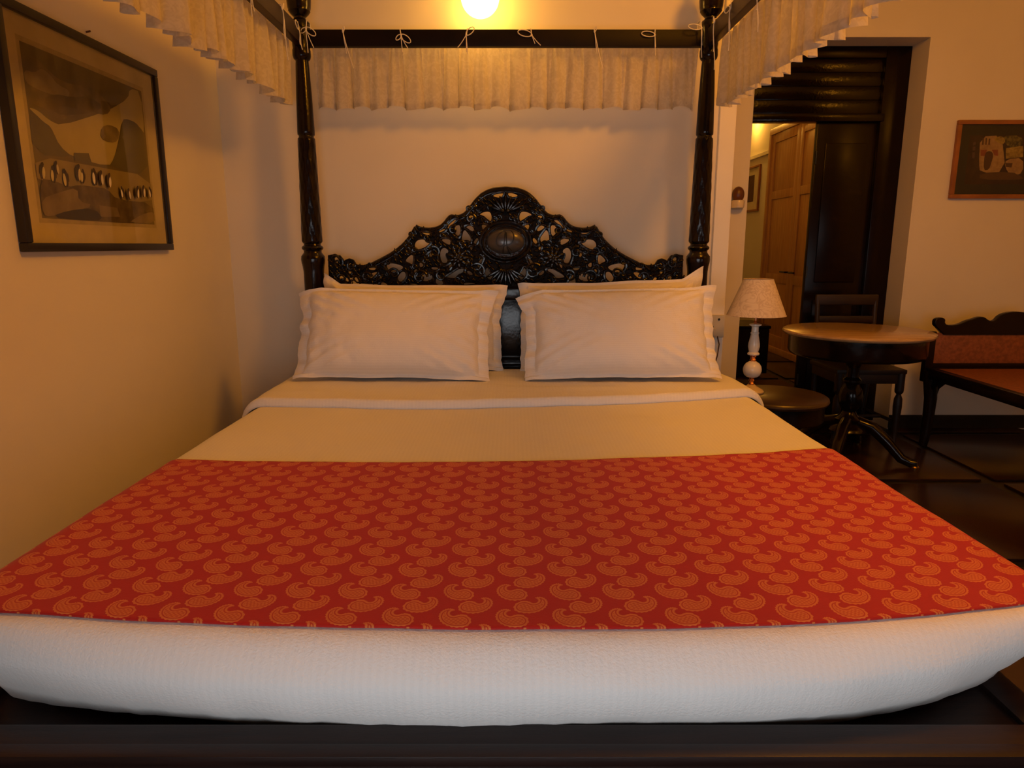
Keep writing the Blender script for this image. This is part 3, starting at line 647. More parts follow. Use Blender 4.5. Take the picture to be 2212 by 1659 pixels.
def cord_tie(parent, x, yf, zt, zb, style, seed, yb=None, tail=.075):
    """cord looped over the rail at x with its bow on face yf; the valance's own frame: x along, y towards the outside"""
    rnd = random.Random(seed); mb = MB(); r = .0023; yb = yb if yb is not None else yf + .05
    kz = zt - (zt - zb) * (.35 if style != 2 else .15); s = -1 if yf < 0 else 1
    lean = rnd.uniform(-.006, .006); o = -.004
    mb.tube([(x + lean, yf + .048, zb + .01), (x + lean, yf + .046, zt + .004), (x + lean, yf + .02, zt + .0045), (x + lean, yf + o, zt + .003), (x, yf + o, kz)], r, 6)
    mb.ell((x, yf + o - .002, kz), .0045, .004, .0055)
    def loop(dx, dz, ln, wd):
        pts = []
        for t in range(15):
            q = t / 14; a = q * 2 * math.pi; al = ln * (1 - math.cos(a)) / 2; ac = wd * math.sin(a)
            pts.append((x + dx * al - dz * ac, yf + o - .003 - .004 * math.sin(a / 2), kz + dz * al + dx * ac))
        mb.tube(pts, r * .9, 6)
    def tl(dx, ln, cur=0):
        pts = [(x + dx * q + cur * q * q, yf + o - .003 - .002 * math.sin(q * 6), kz - ln * q) for q in [t / 9 for t in range(10)]]
        mb.tube(pts, r * .85, 6)
    if style == 0: loop(.8, -.6, .052, .012); loop(-.7, -.7, .03, .008); tl(.004, tail); tl(.02, tail * .8, .01)
    elif style == 1: loop(.75, .65, .045, .011); tl(-.028, .05, -.01); tl(.004, tail * 1.1); tl(.0, tail)
    elif style == 2: tl(.03, tail * 1.5, .01); tl(.012, tail * .9); loop(.3, .95, .02, .004)
    elif style == 3: loop(-.97, .2, .062, .013); tl(.03, tail * .6, .01); tl(.015, tail * .5)
    elif style == 4: loop(-.98, .1, .06, .011); tl(.004, tail * 1.2, .003); tl(.006, tail * .7)
    return mb.build('tie_cord', cord_m, parent, fixn=False)
# back valance, hung behind the back rail
bv = valance('cream lace valance hanging behind the rail at the head of the bed', 1.74, 2.105, 1.832, 2, 22, .024)
bv.location = (BC - .87, PY + .055, 0)
def ub(u): return (u - 1106) / 1486 * (PY * 1.0 / 1.079) - (BC - .87)
for i, (u, stl) in enumerate(((744, 2), (868, 0), (1008, 1), (1148, 3), (1283, 2), (1412, 4))):
    cord_tie(bv, ub(u), -.052 - .018, 2.145, 2.077, stl, i, tail=(.10 if stl == 2 else .07))
cord_tie(bv, .008, -.052 - .045, 2.17, 2.09, 0, 20, tail=.10); cord_tie(bv, 1.72, -.052 - .045, 2.17, 2.09, 4, 21, tail=.10)
# left valance: outside the left rail, running from head to foot
lv_ = valance('cream lace valance hanging from the left canopy rail', 2.38, 2.10, 1.832, 4, 25, .044)
lv_.location = (x0 - .048, .85, 0); lv_.rotation_euler.z = R(90)
for i, (yy, stl) in enumerate(((3.16, 3), (2.95, 2), (2.6, 0), (2.25, 2), (1.9, 1), (1.55, 0))): cord_tie(lv_, yy - .85, -.048 - .018, 2.145, 2.077, stl, 30 + i, tail=.12)
rv = valance('cream lace valance hanging from the right canopy rail', 2.38, 2.10, 1.812, 9, 25, .044)
rv.location = (x1 + .048, 3.23, 0); rv.rotation_euler.z = R(-90)
for i, (yy, stl) in enumerate(((3.12, 2), (2.9, 4), (2.6, 2), (2.25, 2), (1.9, 1), (1.55, 0))): cord_tie(rv, 3.23 - yy, -.048 - .018, 2.145, 2.077, stl, 50 + i, tail=.13)

# ------------------------------------------------------------------ lamps on the walls and ceiling
def globe(loc, rz, L_, label, r=.085, name='wall_globe_lamp', col=None):
    t = empty(name, loc, rz, label=label, cat='lamp')        # -y of the lamp points into the room
    MB().ell((0, -.14, 0), r, r, r, n=32, m=20).build('glass_globe', emis('lit_opal_glass_%s' % label[:6], col or WARM, L_), t)
    MB().tube([(0, 0, .06), (0, -.05, .075), (0, -.115, .092)], .010, 10).lathe([(.03, .07), (.034, .085), (.02, .095), (.012, .11)], (0, -.14), 20).build('lamp_arm', brown_p, t)
    bp = MB().lathe([(.045, 0), (.045, .012), (.03, .02)], n=28).build('wall_plate', brown_p, t, (0, 0, .06)); bp.rotation_euler.x = R(90)
    return t
globe((-.1405, YB - .001, 2.291), 0, GLOBE_L, 'round lit opal globe lamp on the wall above the headboard')
c3 = empty('ceiling_lamp', (3.8, 1.55, H), label='smaller warm lit globe lamp near the ceiling over the cane settee', cat='lamp')
MB().ell((0, 0, -.24), .09, .09, .09, n=28, m=18).build('glass_globe', emis('lit_second_ceiling_glass', WARM2, SIDE_L), c3)
MB().lathe([(.05, -.02), (.05, 0)], n=20).tube([(0, 0, 0), (0, 0, -.16)], .008, 8).build('lamp_stem', brown_p, c3)
cl = empty('ceiling_lamp', (1.45, 1.5, H), label='large warm lit globe lamp hanging near the ceiling to the right of the bed', cat='lamp')
MB().ell((0, 0, -.32), .21, .21, .21, n=32, m=20).build('glass_globe', emis('lit_ceiling_glass', WARM2, CEIL_L), cl)
MB().lathe([(.05, -.02), (.05, 0)], n=20).tube([(0, 0, 0), (0, 0, -.13)], .008, 8).build('lamp_stem', brown_p, cl)
co = empty('corridor_lamp', (3.09, 9.15, 2.80), R(-90), label='warm lit globe lamp high on the corridor wall beyond the doorway', cat='lamp')
MB().ell((0, -.125, 0), .085, .085, .085, n=24, m=16).build('glass_globe', emis('lit_corridor_glass', (1, .46, .06), CORR_L), co)
MB().tube([(0, 0, .05), (0, -.11, .08)], .01, 8).build('lamp_arm', brown_p, co)

c2 = empty('corridor_fill_lamp', (1.75, 6.9, H), label='added warm fill globe under the corridor ceiling, unseen above the doorway', cat='lamp')  # unseen fill added to light the wardrobe without overexposing the corridor wall
MB().ell((0, 0, -.22), .10, .10, .10, n=24, m=16).build('glass_globe', emis('corridor_fill_glow', (1, .42, .05), 28), c2)
MB().lathe([(.05, -.02), (.05, 0)], n=20).tube([(0, 0, 0), (0, 0, -.14)], .008, 8).build('lamp_stem', brown_p, c2)
# ------------------------------------------------------------------ pictures
def flat_poly(polys, mats, plane, name, parent):
    """flat print: layered polygons a fraction of a millimetre apart; plane(a, b, h) -> 3D"""
    mb = MB(); keys = list(mats); step = .00025
    for i, (k, p) in enumerate(polys):
        p = smooth_poly(p, 1) if len(p) > 4 else p
        bmv = [plane(a, b, step * (i + 1)) for a, b in p]; mb.add(bmv, [tuple(range(len(p)))], keys.index(k))
    me = bpy.data.meshes.new(name); me.from_pydata(mb.v, [], mb.f); me.polygons.foreach_set('material_index', mb.mi)
    bm = bmesh.new(); bm.from_mesh(me); bmesh.ops.triangulate(bm, faces=bm.faces[:], ngon_method='EAR_CLIP'); bm.to_mesh(me); bm.free()
    return link(name, me, [mats[k] for k in keys], parent, smooth=False)
def ink(n, c, c2=None, s=30): return mat('ink_' + n, c, .85, c2, s)
def rect(a0, a1, b0, b1): return [(a0, b0), (a1, b0), (a1, b1), (a0, b1)]
P1 = [('glow', [(2.0708, 1.605), (2.1113, 1.6038), (2.1583, 1.5835), (2.2108, 1.5775), (2.4185, 1.6475), (2.4999, 1.6786), (2.6164, 1.7347), (2.6325, 1.7726), (2.7079, 1.7773), (2.7094, 1.6263), (2.6774, 1.6485), (2.6106, 1.6641), (2.5588, 1.6553), (2.5169, 1.5676), (2.4819, 1.5121), (2.4449, 1.4826), (2.2498, 1.4905), (2.1921, 1.5153), (2.1651, 1.5592), (2.122, 1.5738), (2.0927, 1.5934)]), ('cloud', [(2.0717, 1.7393), (2.1356, 1.7519), (2.1816, 1.7279), (2.2259, 1.7128), (2.2879, 1.7115), (2.3776, 1.7269), (2.4328, 1.7186), (2.4732, 1.6983), (2.4999, 1.6786), (2.4637, 1.6514), (2.3895, 1.6464), (2.3311, 1.6321), (2.2689, 1.6173), (2.2202, 1.5939), (2.1849, 1.599), (2.1471, 1.6139), (2.1028, 1.6162), (2.0673, 1.6266)]), ('cloudlight', [(2.0728, 1.7059), (2.1153, 1.7056), (2.1531, 1.7283), (2.1908, 1.7158), (2.2165, 1.6962), (2.2773, 1.6905), (2.2593, 1.6644), (2.168, 1.6608), (2.1123, 1.6634), (2.0711, 1.6717)]), ('clouddark', [(2.1353, 1.64), (2.1986, 1.667), (2.28, 1.6723), (2.3711, 1.6942), (2.4542, 1.6784), (2.3895, 1.6464), (2.2689, 1.6173), (2.1864, 1.6065)]), ('mount', [(2.0698, 1.5997), (2.0977, 1.5908), (2.1278, 1.5748), (2.1605, 1.5658), (2.1773, 1.5318), (2.1968, 1.5085), (2.2494, 1.4886), (2.0662, 1.4755)]), ('mount', [(2.5673, 1.6567), (2.6275, 1.6625), (2.6691, 1.6517), (2.698, 1.6155), (2.7075, 1.4782), (2.4445, 1.4805), (2.4828, 1.5164), (2.5278, 1.582)]), ('cloud', [(2.4252, 1.6081), (2.4735, 1.6242), (2.5349, 1.6172), (2.5187, 1.5764), (2.4688, 1.5631), (2.41, 1.5692)]), ('mount', [(2.2559, 1.5047), (2.3344, 1.5127), (2.3481, 1.4762), (2.2544, 1.4815)]), ('sea', [(2.0659, 1.4737), (2.3477, 1.4742), (2.7119, 1.4763), (2.7125, 1.3607), (2.0679, 1.3886)]), ('rock', [(2.0734, 1.4106), (2.1468, 1.4099), (2.2052, 1.396), (2.2593, 1.4081), (2.3557, 1.408), (2.4148, 1.4085), (2.4699, 1.374), (2.7115, 1.3796), (2.7145, 1.2985), (2.0692, 1.2982)]), ('rocklight', [(2.0718, 1.3528), (2.1582, 1.3772), (2.251, 1.3996), (2.2488, 1.3563), (2.3295, 1.349), (2.2226, 1.3235), (2.0959, 1.3029), (2.0714, 1.3092)]), ('rocklight', [(2.3586, 1.3506), (2.4646, 1.3478), (2.4746, 1.3178), (2.3584, 1.3132)]), ('dark', [(2.1017, 1.3031), (2.1911, 1.3259), (2.3278, 1.3407), (2.3781, 1.3014), (2.2505, 1.299)]), ('rocklight', [(2.5568, 1.3121), (2.6514, 1.3388), (2.7142, 1.3455), (2.712, 1.3008), (2.5373, 1.3001)])]
PENG = [(2.0934, 1.4323, 0.0488), (2.1355, 1.4273, 0.0488), (2.1575, 1.448, 0.0399), (2.1885, 1.4212, 0.0532), (2.2598, 1.4433, 0.0532), (2.2746, 1.435, 0.0444), (2.337, 1.4388, 0.0532), (2.3763, 1.4384, 0.0488), (2.4199, 1.4341, 0.0488), (2.4873, 1.4012, 0.0399), (2.5317, 1.3978, 0.0399), (2.5892, 1.4086, 0.0444), (2.6301, 1.4139, 0.0444), (2.6713, 1.4146, 0.0399)]
# penguins picture on the left wall; local frame: a = y, b = z
pa = empty('framed_picture', (XL, 2.4, 1.2), label='large black framed print of penguins on rocks, hung on the left wall', cat='picture')
def fr_poly(y, z, h): return (h, y - 2.4, z - 1.2)
A0, A1, B0, B1 = 1.972, 2.822, 1.201, 1.878; fwid = .026
fm = MB()
for (y0, y1, z0, z1) in ((A0, A1, B0, B0 + fwid), (A0, A1, B1 - fwid, B1), (A0, A0 + fwid, B0 + fwid, B1 - fwid), (A1 - fwid, A1, B0 + fwid, B1 - fwid)):
    fm.box(.001, .028, y0 - 2.4, y1 - 2.4, z0 - 1.2, z1 - 1.2, .004)
fm.build('picture_frame', frame_b, pa)
MB().box(.002, .012, A0 - 2.39, A1 - 2.41, B0 - 1.19, B1 - 1.21, 0).build('mount_board', mat_paper, pa, smooth=False)
inks = {'sky': ink('sky', (.20, .165, .09), (.16, .13, .07), 5), 'border': ink('border', (.5, .43, .29)), 'glow': ink('glow', (.50, .44, .25), (.45, .39, .21), 8), 'cloud': ink('cloud', (.27, .22, .12), (.15, .12, .065), 14),
 'cloudlight': ink('cloudlight', (.36, .30, .18), (.25, .20, .11), 14), 'clouddark': ink('clouddark', (.13, .10, .055), (.19, .15, .08), 18), 'mount': ink('mount', (.155, .14, .09), (.13, .115, .075), 10),
 'sea': ink('sea', (.34, .28, .145), (.29, .235, .12), 20), 'rock': ink('rock', (.18, .135, .075), (.09, .065, .04), 22), 'rocklight': ink('rocklight', (.29, .23, .14), (.19, .145, .085), 16), 'dark': ink('dark', (.05, .038, .028)),
 'white': ink('white', (.7, .64, .48)), 'black': ink('black', (.05, .03, .02))}
pol = [('border', rect(2.055, 2.728, 1.285, 1.795)), ('sky', rect(2.069, 2.714, 1.298, 1.780))] + [(k, [(a, max(1.2985, min(1.779, b))) for a, b in p]) for k, p in P1]
rn = random.Random(3)
for (y, z, h) in PENG:
    ln = rn.uniform(-.3, .3); c, s = math.cos(ln), math.sin(ln)
    def el(cx, cz, ra, rb, n=12): return [(y + (cx + ra * math.cos(2 * math.pi * k / n)) * c - (cz + rb * math.sin(2 * math.pi * k / n)) * s, z + (cx + ra * math.cos(2 * math.pi * k / n)) * s + (cz + rb * math.sin(2 * math.pi * k / n)) * c) for k in range(n)]
    d = rn.choice((-1, 1)) * h * .09
    pol += [('black', el(d, 0, h * .2, h * .5)), ('white', el(-d * .7, -h * .08, h * .14, h * .36)), ('black', el(d * .3, h * .42, h * .11, h * .12)), ('black', el(d * 3.2, h * .05, h * .05, h * .27))]
flat_poly(pol, inks, lambda a, b, h: fr_poly(a, b, .012 + h), 'print', pa)
MB().add([(.022, A0 - 2.38, B0 - 1.18), (.022, A1 - 2.42, B0 - 1.18), (.022, A1 - 2.42, B1 - 1.22), (.022, A0 - 2.38, B1 - 1.22)], [(0, 1, 2, 3)]).build('picture_glass', glass_m, pa, smooth=False, fixn=False)
MB().tube([(.002, .02, .70), (.016, .02, .703)], .003, 8).build('picture_hook', brown_p, pa)
# small picture on the far wall
P2 = [('build', [(2.9392, 1.8897), (3.0728, 1.8963), (3.1283, 1.6783), (2.9673, 1.6681), (2.9507, 1.7391)]), ('arch', [(2.9804, 1.7795), (2.9887, 1.7962), (3.0053, 1.8029), (3.0273, 1.7962), (3.0375, 1.7727), (3.0317, 1.7391), (3.021, 1.6884), (2.9862, 1.6851)]), ('red', [(2.9518, 1.8096), (2.9939, 1.8096), (2.9813, 1.7727), (2.9567, 1.7727)]), ('red', [(3.0219, 1.8096), (3.0605, 1.8096), (3.0656, 1.7727), (3.0441, 1.7761)]), ('arch', [(2.9545, 1.8797), (2.9633, 1.8797), (2.9652, 1.8397), (2.9554, 1.8397)]), ('arch', [(2.9738, 1.8797), (2.9825, 1.8797), (2.9845, 1.8397), (2.9757, 1.8397)]), ('arch', [(2.9935, 1.8764), (3.0022, 1.8764), (3.0044, 1.8397), (2.995, 1.8397)]), ('leaf', [(3.0733, 1.893), (3.1951, 1.8963), (3.2184, 1.833), (3.1432, 1.8197), (3.1053, 1.8397)]), ('gold', [(3.0258, 1.883), (3.0733, 1.893), (3.1015, 1.8664), (3.0878, 1.8397), (3.036, 1.8597)]), ('gold', [(3.1082, 1.8197), (3.2149, 1.833), (3.2247, 1.766), (3.1172, 1.7559)]), ('build', [(3.1177, 1.7526), (3.2252, 1.7627), (3.2386, 1.6715), (3.1684, 1.6443), (3.1174, 1.7054)]), ('arch', [(3.1175, 1.729), (3.1633, 1.729), (3.1601, 1.702), (3.1244, 1.7054)]), ('ground', [(2.9673, 1.6681), (3.1635, 1.6783), (3.2391, 1.6443), (3.2416, 1.6273), (2.9658, 1.6273)]), ('mark', [(2.8969, 1.8531), (2.9137, 1.8581), (2.9144, 1.8397), (2.8974, 1.8364)]), ('mark', [(2.8969, 1.8264), (2.914, 1.8297), (2.9154, 1.8063), (2.8988, 1.8046)]), ('mark', [(2.8996, 1.7929), (2.9152, 1.7946), (2.9181, 1.7593), (2.9025, 1.7576)])]
pb = empty('framed_picture', (3.15, YD, 1.5), label='small street scene in a dark mount and orange wood frame, right of the doorway', cat='picture')
fm = MB(); F0, F1, G0, G1, fw2 = 2.786, 3.52, 1.512, 1.986, .026
for (a0, a1, z0, z1) in ((F0, F1, G0, G0 + fw2), (F0, F1, G1 - fw2, G1), (F0, F0 + fw2, G0 + fw2, G1 - fw2), (F1 - fw2, F1, G0 + fw2, G1 - fw2)):
    fm.box(a0 - 3.15, a1 - 3.15, -.026, -.001, z0 - 1.5, z1 - 1.5, .004)
fm.build('picture_frame', frame_o, pb)
MB().box(F0 - 3.14, F1 - 3.16, -.010, -.002, G0 - 1.49, G1 - 1.51, 0).build('mount_board', mat_dark, pb, smooth=False)
ink2 = {'base': ink('umber', (.05, .022, .012), (.03, .014, .008), 40), 'build': ink('ochre', (.42, .27, .10), (.30, .18, .07), 40), 'arch': ink('archway', (.09, .04, .018)), 'red': ink('brick', (.28, .075, .03)), 'leaf': ink('foliage', (.035, .03, .012), (.2, .16, .04), 60),
        'gold': ink('golden', (.42, .30, .06), (.2, .13, .03), 50), 'ground': ink('ground', (.10, .05, .02)), 'mark': ink('faded', (.10, .055, .045))}
pol = [('base', rect(2.875, 3.40, 1.60, 1.897))] + P2 + [('build', rect(3.25, 3.36, 1.66, 1.80)), ('leaf', rect(3.22, 3.36, 1.80, 1.89))]
flat_poly(pol, ink2, lambda a, b, h: (a - 3.15, -.010 - h, b - 1.5), 'print', pb)
MB().add([(F0 - 3.13, -.02, G0 - 1.48), (F1 - 3.17, -.02, G0 - 1.48), (F1 - 3.17, -.02, G1 - 1.52), (F0 - 3.13, -.02, G1 - 1.52)], [(0, 1, 2, 3)]).build('picture_glass', glass_m, pb, smooth=False, fixn=False)
# corridor picture
pc = empty('framed_picture', (3.10, 9.3, 1.9), label='tall picture in a thin frame on the corridor wall seen through the doorway', cat='picture')
fm = MB()
for (a0, a1, z0, z1) in ((8.9, 9.8, 1.645, 1.67), (8.9, 9.8, 2.185, 2.21), (8.9, 8.93, 1.67, 2.185), (9.77, 9.8, 1.67, 2.185)): fm.box(-.025, -.001, a0 - 9.3, a1 - 9.3, z0 - 1.9, z1 - 1.9, .003)
fm.build('picture_frame', frame_o, pc)
MB().box(-.012, -.002, -.38, .48, -.24, .30, 0).build('mount_board', mat_paper, pc, smooth=False)
MB().box(-.0135, -.012, -.20, .35, -.13, .20, 0).build('print', ink('sepia', (.09, .035, .02)), pc, smooth=False)

# ------------------------------------------------------------------ bedside table and lamp
ns = empty('bedside_table', (1.195, 3.05, 0), label='low round dark wooden bedside table carrying the lamp, right of the bed', cat='table')
MB().lathe([(.19, .525), (.223, .53), (.228, .54), (.225, .551), (.217, .557), (.0, .557)], n=64).build('table_top', mat('bedside_top_wood', (.045, .019, .008), .35, (.022, .01, .005), 7, coat=.1), ns)
MB().lathe([(.205, .45), (.21, .455), (.21, .526), (.2, .53)], n=48).build('apron', dark_m, ns)
MB().lathe([(.03, .10), (.045, .12), (.03, .15), (.022, .2), (.035, .27), (.04, .32), (.022, .37), (.035, .42), (.06, .45)], n=28).build('pedestal', dark_m, ns)
lg = None
for k in range(3):
    a = 2 * math.pi * k / 3 + .4
    if lg is None: lg = MB().tube([(0, 0, .16), (.08, 0, .14), (.15, 0, .06), (.20, 0, .018), (.225, 0, .018)], lambda q: .024 - .008 * q, 10).build('leg', dark_m, ns); o = lg
    else: o = lg.copy(); SC.collection.objects.link(o)
    o.rotation_euler.z = a
tl_ = empty('table_lamp', (1.100, 3.10, .557), label='cream ceramic table lamp with copper joints and leaf patterned cone shade on the bedside table', cat='lamp')
MB().lathe([(.055, 0), (.0565, .006), (.052, .013), (.036, .022), (.022, .03), (.016, .036)], n=40).build('base', mat('ivory_lamp_base', (.60, .47, .25), .3), tl_)
MB().lathe([(.012, .034), (.013, .04), (.009, .047), (.013, .055), (.010, .062), (.013, .070)], n=24).build('copper_joint', brass_m, tl_)
MB().lathe([(.012, .143), (.014, .15), (.010, .158), (.014, .165), (.012, .173)], n=24).build('copper_joint', brass_m, tl_)
MB().lathe([(.012, .068), (.026, .073), (.036, .083), (.0405, .098), (.041, .108), (.038, .122), (.030, .134), (.018, .142), (.012, .145)], n=36).build('ceramic_ball', ceram_m, tl_)
MB().lathe([(.012, .172), (.025, .174), (.027, .179), (.024, .184), (.020, .187), (.0225, .197), (.0255, .212), (.025, .226), (.021, .245), (.0175, .262), (.0165, .268), (.0185, .271), (.0185, .276), (.0155, .279), (.015, .301), (.018, .305), (.0265, .309), (.0265, .314), (.012, .317)], n=36).build('ceramic_column', ceram_m, tl_)
MB().lathe([(.007, .316), (.009, .324), (.004, .33), (.004, .37), (.012, .375), (.012, .41), (.003, .412)], n=16).build('lamp_holder', brass_m, tl_)
nS = 64; rows = []
for t in range(9):
    q = t / 8; rr = .128 + (.064 - .128) * q; rows.append([(rr * math.cos(2 * math.pi * k / nS), rr * math.sin(2 * math.pi * k / nS), .355 + .16 * q) for k in range(nS + 1)])
sh = MB().grid(rows).tube([(.128 * math.cos(2 * math.pi * k / 48), .128 * math.sin(2 * math.pi * k / 48), .355) for k in range(48)], .0016, 5, closed=True).tube([(.064 * math.cos(2 * math.pi * k / 48), .064 * math.sin(2 * math.pi * k / 48), .515) for k in range(48)], .0016, 5, closed=True)
sh = sh.build('lamp_shade', shade_m, tl_, fixn=False, label='cone lamp shade with a faint leaf pattern')
MB().tube([(0, 0, .41), (0, 0, .50)], .002, 5).tube([(-.064, 0, .512), (.064, 0, .512)], .0015, 5).tube([(0, -.064, .512), (0, .064, .512)], .0015, 5).build('shade_spider', brass_m, sh)

# ------------------------------------------------------------------ round table
rt = empty('round_table', (1.955, 3.88, 0), label='round pedestal table with honey coloured top and black base, near the doorway', cat='table')
MB().lathe([(.37, .722), (.385, .724), (.392, .731), (.395, .738), (.392, .746), (.385, .75), (0, .75)], n=96).build('table_top', top_m, rt, label='honey coloured round wooden top')
MB().lathe([(.345, .61), (.352, .615), (.358, .63), (.358, .72), (.353, .723)], n=80).build('apron', black_m, rt)
MB().lathe([(.11, .17), (.10, .19), (.06, .21), (.075, .235), (.045, .255), (.035, .28), (.05, .30), (.062, .33), (.066, .37), (.055, .41), (.038, .44), (.05, .455), (.05, .465), (.035, .48), (.032, .53), (.045, .56), (.06, .575), (.06, .59), (.10, .605), (.13, .615)], n=40).build('pedestal', black_m, rt)
lg = None
for k in range(4):
    if lg is None: lg = MB().tube([(.05, 0, .22), (.13, 0, .20), (.22, 0, .12), (.29, 0, .045), (.34, 0, .028), (.37, 0, .03)], lambda q: .036 - .014 * q, 12).build('leg', black_m, rt); o = lg
    else: o = lg.copy(); SC.collection.objects.link(o)
    o.rotation_euler.z = R(45 + 90 * k + 8)
for k in range(4):
    a = R(53 + 90 * k); MB().lathe([(.02, 0), (.022, .01), (.016, .02)], n=14).build('foot_cap', mat('tarnished_brass', (.35, .22, .08), .35, metal=1), rt, (.36 * math.cos(a), .36 * math.sin(a), 0))

# ------------------------------------------------------------------ chair behind the table
ch = empty('dining_chair', (2.20, 4.33, 0), label='dark wooden chair with turned legs and railed back behind the round table', cat='chair')
MB().box(-.215, .215, -.20, .20, .445, .475, .008).build('seat', chair_m, ch)
MB().box(-.20, .20, -.19, .19, .385, .445, .006).build('seat_rail', chair_m, ch)
tleg = [(.016, 0), (.02, .02), (.014, .05), (.02, .09), (.022, .18), (.026, .24), (.024, .29), (.016, .31), (.013, .318), (.024, .33), (.026, .345), (.026, .45)]
for sx in (-1, 1):
    MB().lathe(tleg, n=18).build('leg', chair_m, ch, (sx * .188, -.178, 0))
    MB().tube([(sx * .165, .205, 0), (sx * .175, .19, .25), (sx * .185, .178, .45)], .016, 10).build('leg', chair_m, ch)
    MB().tube([(sx * .185, .178, .44), (sx * .186, .195, .66), (sx * .19, .215, .90)], lambda q: .017 - .002 * q, 10).build('back_post', chair_m, ch)
    MB().tube([(sx * .188, -.178, .14), (sx * .172, .195, .14)], .011, 8).build('stretcher', chair_m, ch)
MB().tube([(-.18, -.02, .14), (.18, -.02, .14)], .011, 8).build('stretcher', chair_m, ch)
MB().box(-.205, .205, .198, .224, .835, .905, .01).build('top_rail', chair_m, ch)
MB().box(-.18, .18, .19, .21, .72, .765, .008).build('back_rail', chair_m, ch)

# ------------------------------------------------------------------ deep cane settee at the right
se = empty('cane_settee', (3.03, 3.6, 0), label='deep dark wooden settee with cane seat and back and a wavy carved crest rail', cat='settee')
sx0, sx1, syb, syf = -.51, .51, .55, -.72
CR = [(2.3967, 0.7485), (2.3936, 0.7756), (2.4056, 0.7891), (2.4318, 0.7954), (2.4556, 0.7846), (2.4542, 0.7576), (2.4826, 0.7458), (2.5449, 0.7531), (2.5872, 0.7756), (2.622, 0.7846), (2.6563, 0.7981), (2.6878, 0.7981), (2.7177, 0.7756), (2.7543, 0.7711), (2.781, 0.8071), (2.8235, 0.8251), (2.8768, 0.8296)]
c0 = [(x - 3.03 + .12, z) for x, z in CR]; mid = 0.0
c0 = [(-.655 + .02 + (x - c0[0][0]) , z) for x, z in c0]; span = c0[-1][0]; c0 = [(x - span, z) for x, z in c0]
crest = [(c0[0][0] + .06, .69)] + smooth_poly(c0, 1, False); crest = crest + [(-x, z) for x, z in reversed(crest[:-1])]
cp = curve_plate('crest_rail', [crest], .014, .004, dark_m, se); cp.location = (0, syb, 0)
MB().box(sx0 + .03, sx1 - .03, syb - .008, syb + .008, .50, .70, .002).build('cane_back', cane_m, se, label='reddish brown woven cane back')
MB().box(sx0 + .03, sx1 - .03, syb - .018, syb + .018, .475, .515, .005).build('back_rail', dark_m, se)
for s in (-1, 1): MB().box(s * .49 - .025, s * .49 + .025, syb - .022, syb + .022, .40, .71, .006).build('back_post', dark_m, se)
MB().box(sx0 + .04, sx1 - .04, syf + .03, syb - .01, .468, .486, .002).build('cane_seat', cane_m, se, label='reddish brown woven cane seat')
sfm = MB()
sfm.box(sx0, sx0 + .05, syf, syb, .425, .492, .008); sfm.box(sx1 - .05, sx1, syf, syb, .425, .492, .008); sfm.box(sx0 + .05, sx1 - .05, syf, syf + .05, .425, .492, .008); sfm.box(sx0 + .05, sx1 - .05, syb - .05, syb, .425, .492, .008)
sfm.build('seat_frame', dark_m, se)
lg = None
for s in (-1, 1):
    for y in (syb - .03, syf + .03):
        if lg is None:
            lg = MB().tube([(0, 0, .47), (.0, 0, .40), (.012, 0, .30), (.012, 0, .18), (.006, 0, .06), (0, 0, 0)], lambda q: .044 - .02 * q, 12).build('leg', dark_m, se)
            br = MB().tube([(.02, 0, .30), (.04, 0, .37), (.09, 0, .41), (.15, 0, .43)], lambda q: .022 - .008 * q, 8).tube([(0, .0, .32), (0, -.03, .38), (0, -.08, .42)], lambda q: .02 - .008 * q, 8).build('bracket', dark_m, lg); o = lg
        else: o = copy_tree(lg, se)
        o.location = (s * .475, y, 0); o.scale.x = -s; o.scale.y = 1 if y > 0 else -1
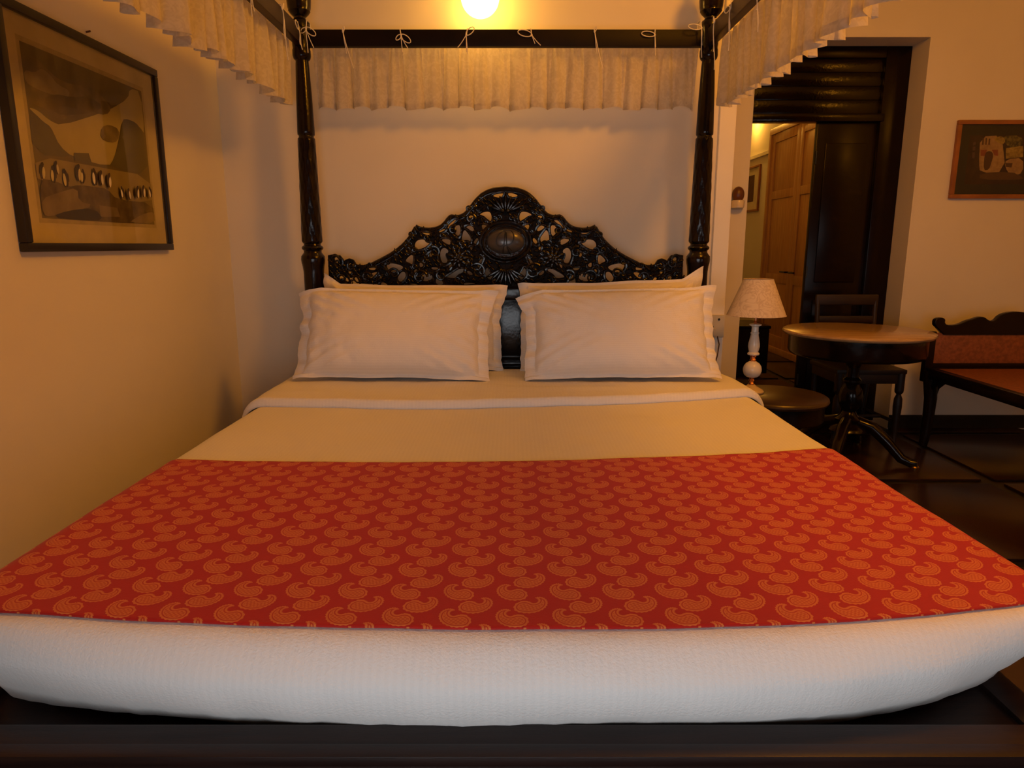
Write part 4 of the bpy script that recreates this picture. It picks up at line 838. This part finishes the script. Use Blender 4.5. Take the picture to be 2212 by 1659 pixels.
# ------------------------------------------------------------------ switches, bell, cable
sw = empty('switch_box', (1.015, YB - .019, .826), label='ivory wall switch box with two dark holes beside the right bed post', cat='switch')
MB().box(-.04, .042, -.022, 0, -.058, .055, .006).build('box', ivory_m, sw)
MB().box(-.036, .0, -.03, -.02, -.05, -.01, .004).build('plug', ivory_m, sw)
for x, z in ((-.018, -.004), (.012, .034)): MB().ell((x, -.024, z), .006, .004, .006, mi=0).build('socket_hole', ply_m, sw)
MB().tube([(.008, -.026, -.05), (.018, -.03, -.09), (.012, -.03, -.15), (.0, -.02, -.21), (-.005, -.012, -.30)], .0028, 8).build('cable', brown_p, sw)
dv = empty('wall_bell', (1.435, YD, 1.50), label='small brown domed wall fitting with a pale cup, on the pier left of the doorway', cat='wall fitting')
MB().box(-.035, .045, -.02, 0, -.055, .0, .008).build('back_plate', ivory_m, dv)
MB().ell((0, -.035, .035), .038, .034, .05, n=20, m=12).build('dome', brown_p, dv)
MB().lathe([(.030, -.05), (.038, -.045), (.04, -.01), (.036, .0)], (0, -.042), 24).build('cup', mat('pale_glazed_cup', (.75, .66, .5), .15, coat=.5), dv)

# ------------------------------------------------------------------ corridor furniture
wd = empty('wardrobe', (3.038, 7.35, 0), label='tall orange pine wardrobe with panelled doors, seen through the doorway', cat='wardrobe')
MB().box(-.03, .04, -1.45, 1.10, 2.47, 2.54, .006).box(-.03, .04, -1.45, 1.10, 0, .07, .006).box(-.03, .04, 1.03, 1.10, .07, 2.47, .006).box(-.03, .04, -1.45, -1.38, .07, 2.47, .006).build('carcass', pine_m, wd)
for k in range(3):
    y1 = 1.03 - k * .803; y0 = y1 - .80; d = MB()
    d.box(-.012, .02, y0, y0 + .09, .07, 2.47, .003).box(-.012, .02, y1 - .09, y1, .07, 2.47, .003)
    for za, zb_ in ((2.37, 2.47), (1.74, 1.83), (.80, .90), (.07, .2)): d.box(-.012, .02, y0 + .09, y1 - .09, za, zb_, .003)
    o = d.build('door', pine_m, wd)
    for za, zb_ in ((1.83, 2.37), (.90, 1.74), (.2, .80)): MB().box(.0, .018, y0 + .085, y1 - .085, za, zb_, .002).build('door_panel', pine_m, o)
    hy = y0 + .05 if k % 2 == 0 else y1 - .05
    MB().tube([(-.012, hy, .93), (-.05, hy, .93), (-.05, hy + (.14 if k % 2 == 0 else -.14), .93)], .01, 8).build('handle', ply_m, o)
cb = empty('low_chest', (2.25, 6.6, 0), label='low black chest on the corridor floor, glimpsed behind the table lamp', cat='chest')
MB().box(-.28, .14, -.25, .25, .04, .46, .01).build('body', dark_m, cb); MB().box(-.29, .15, -.26, .26, .46, .49, .01).build('lid', dark_m, cb)
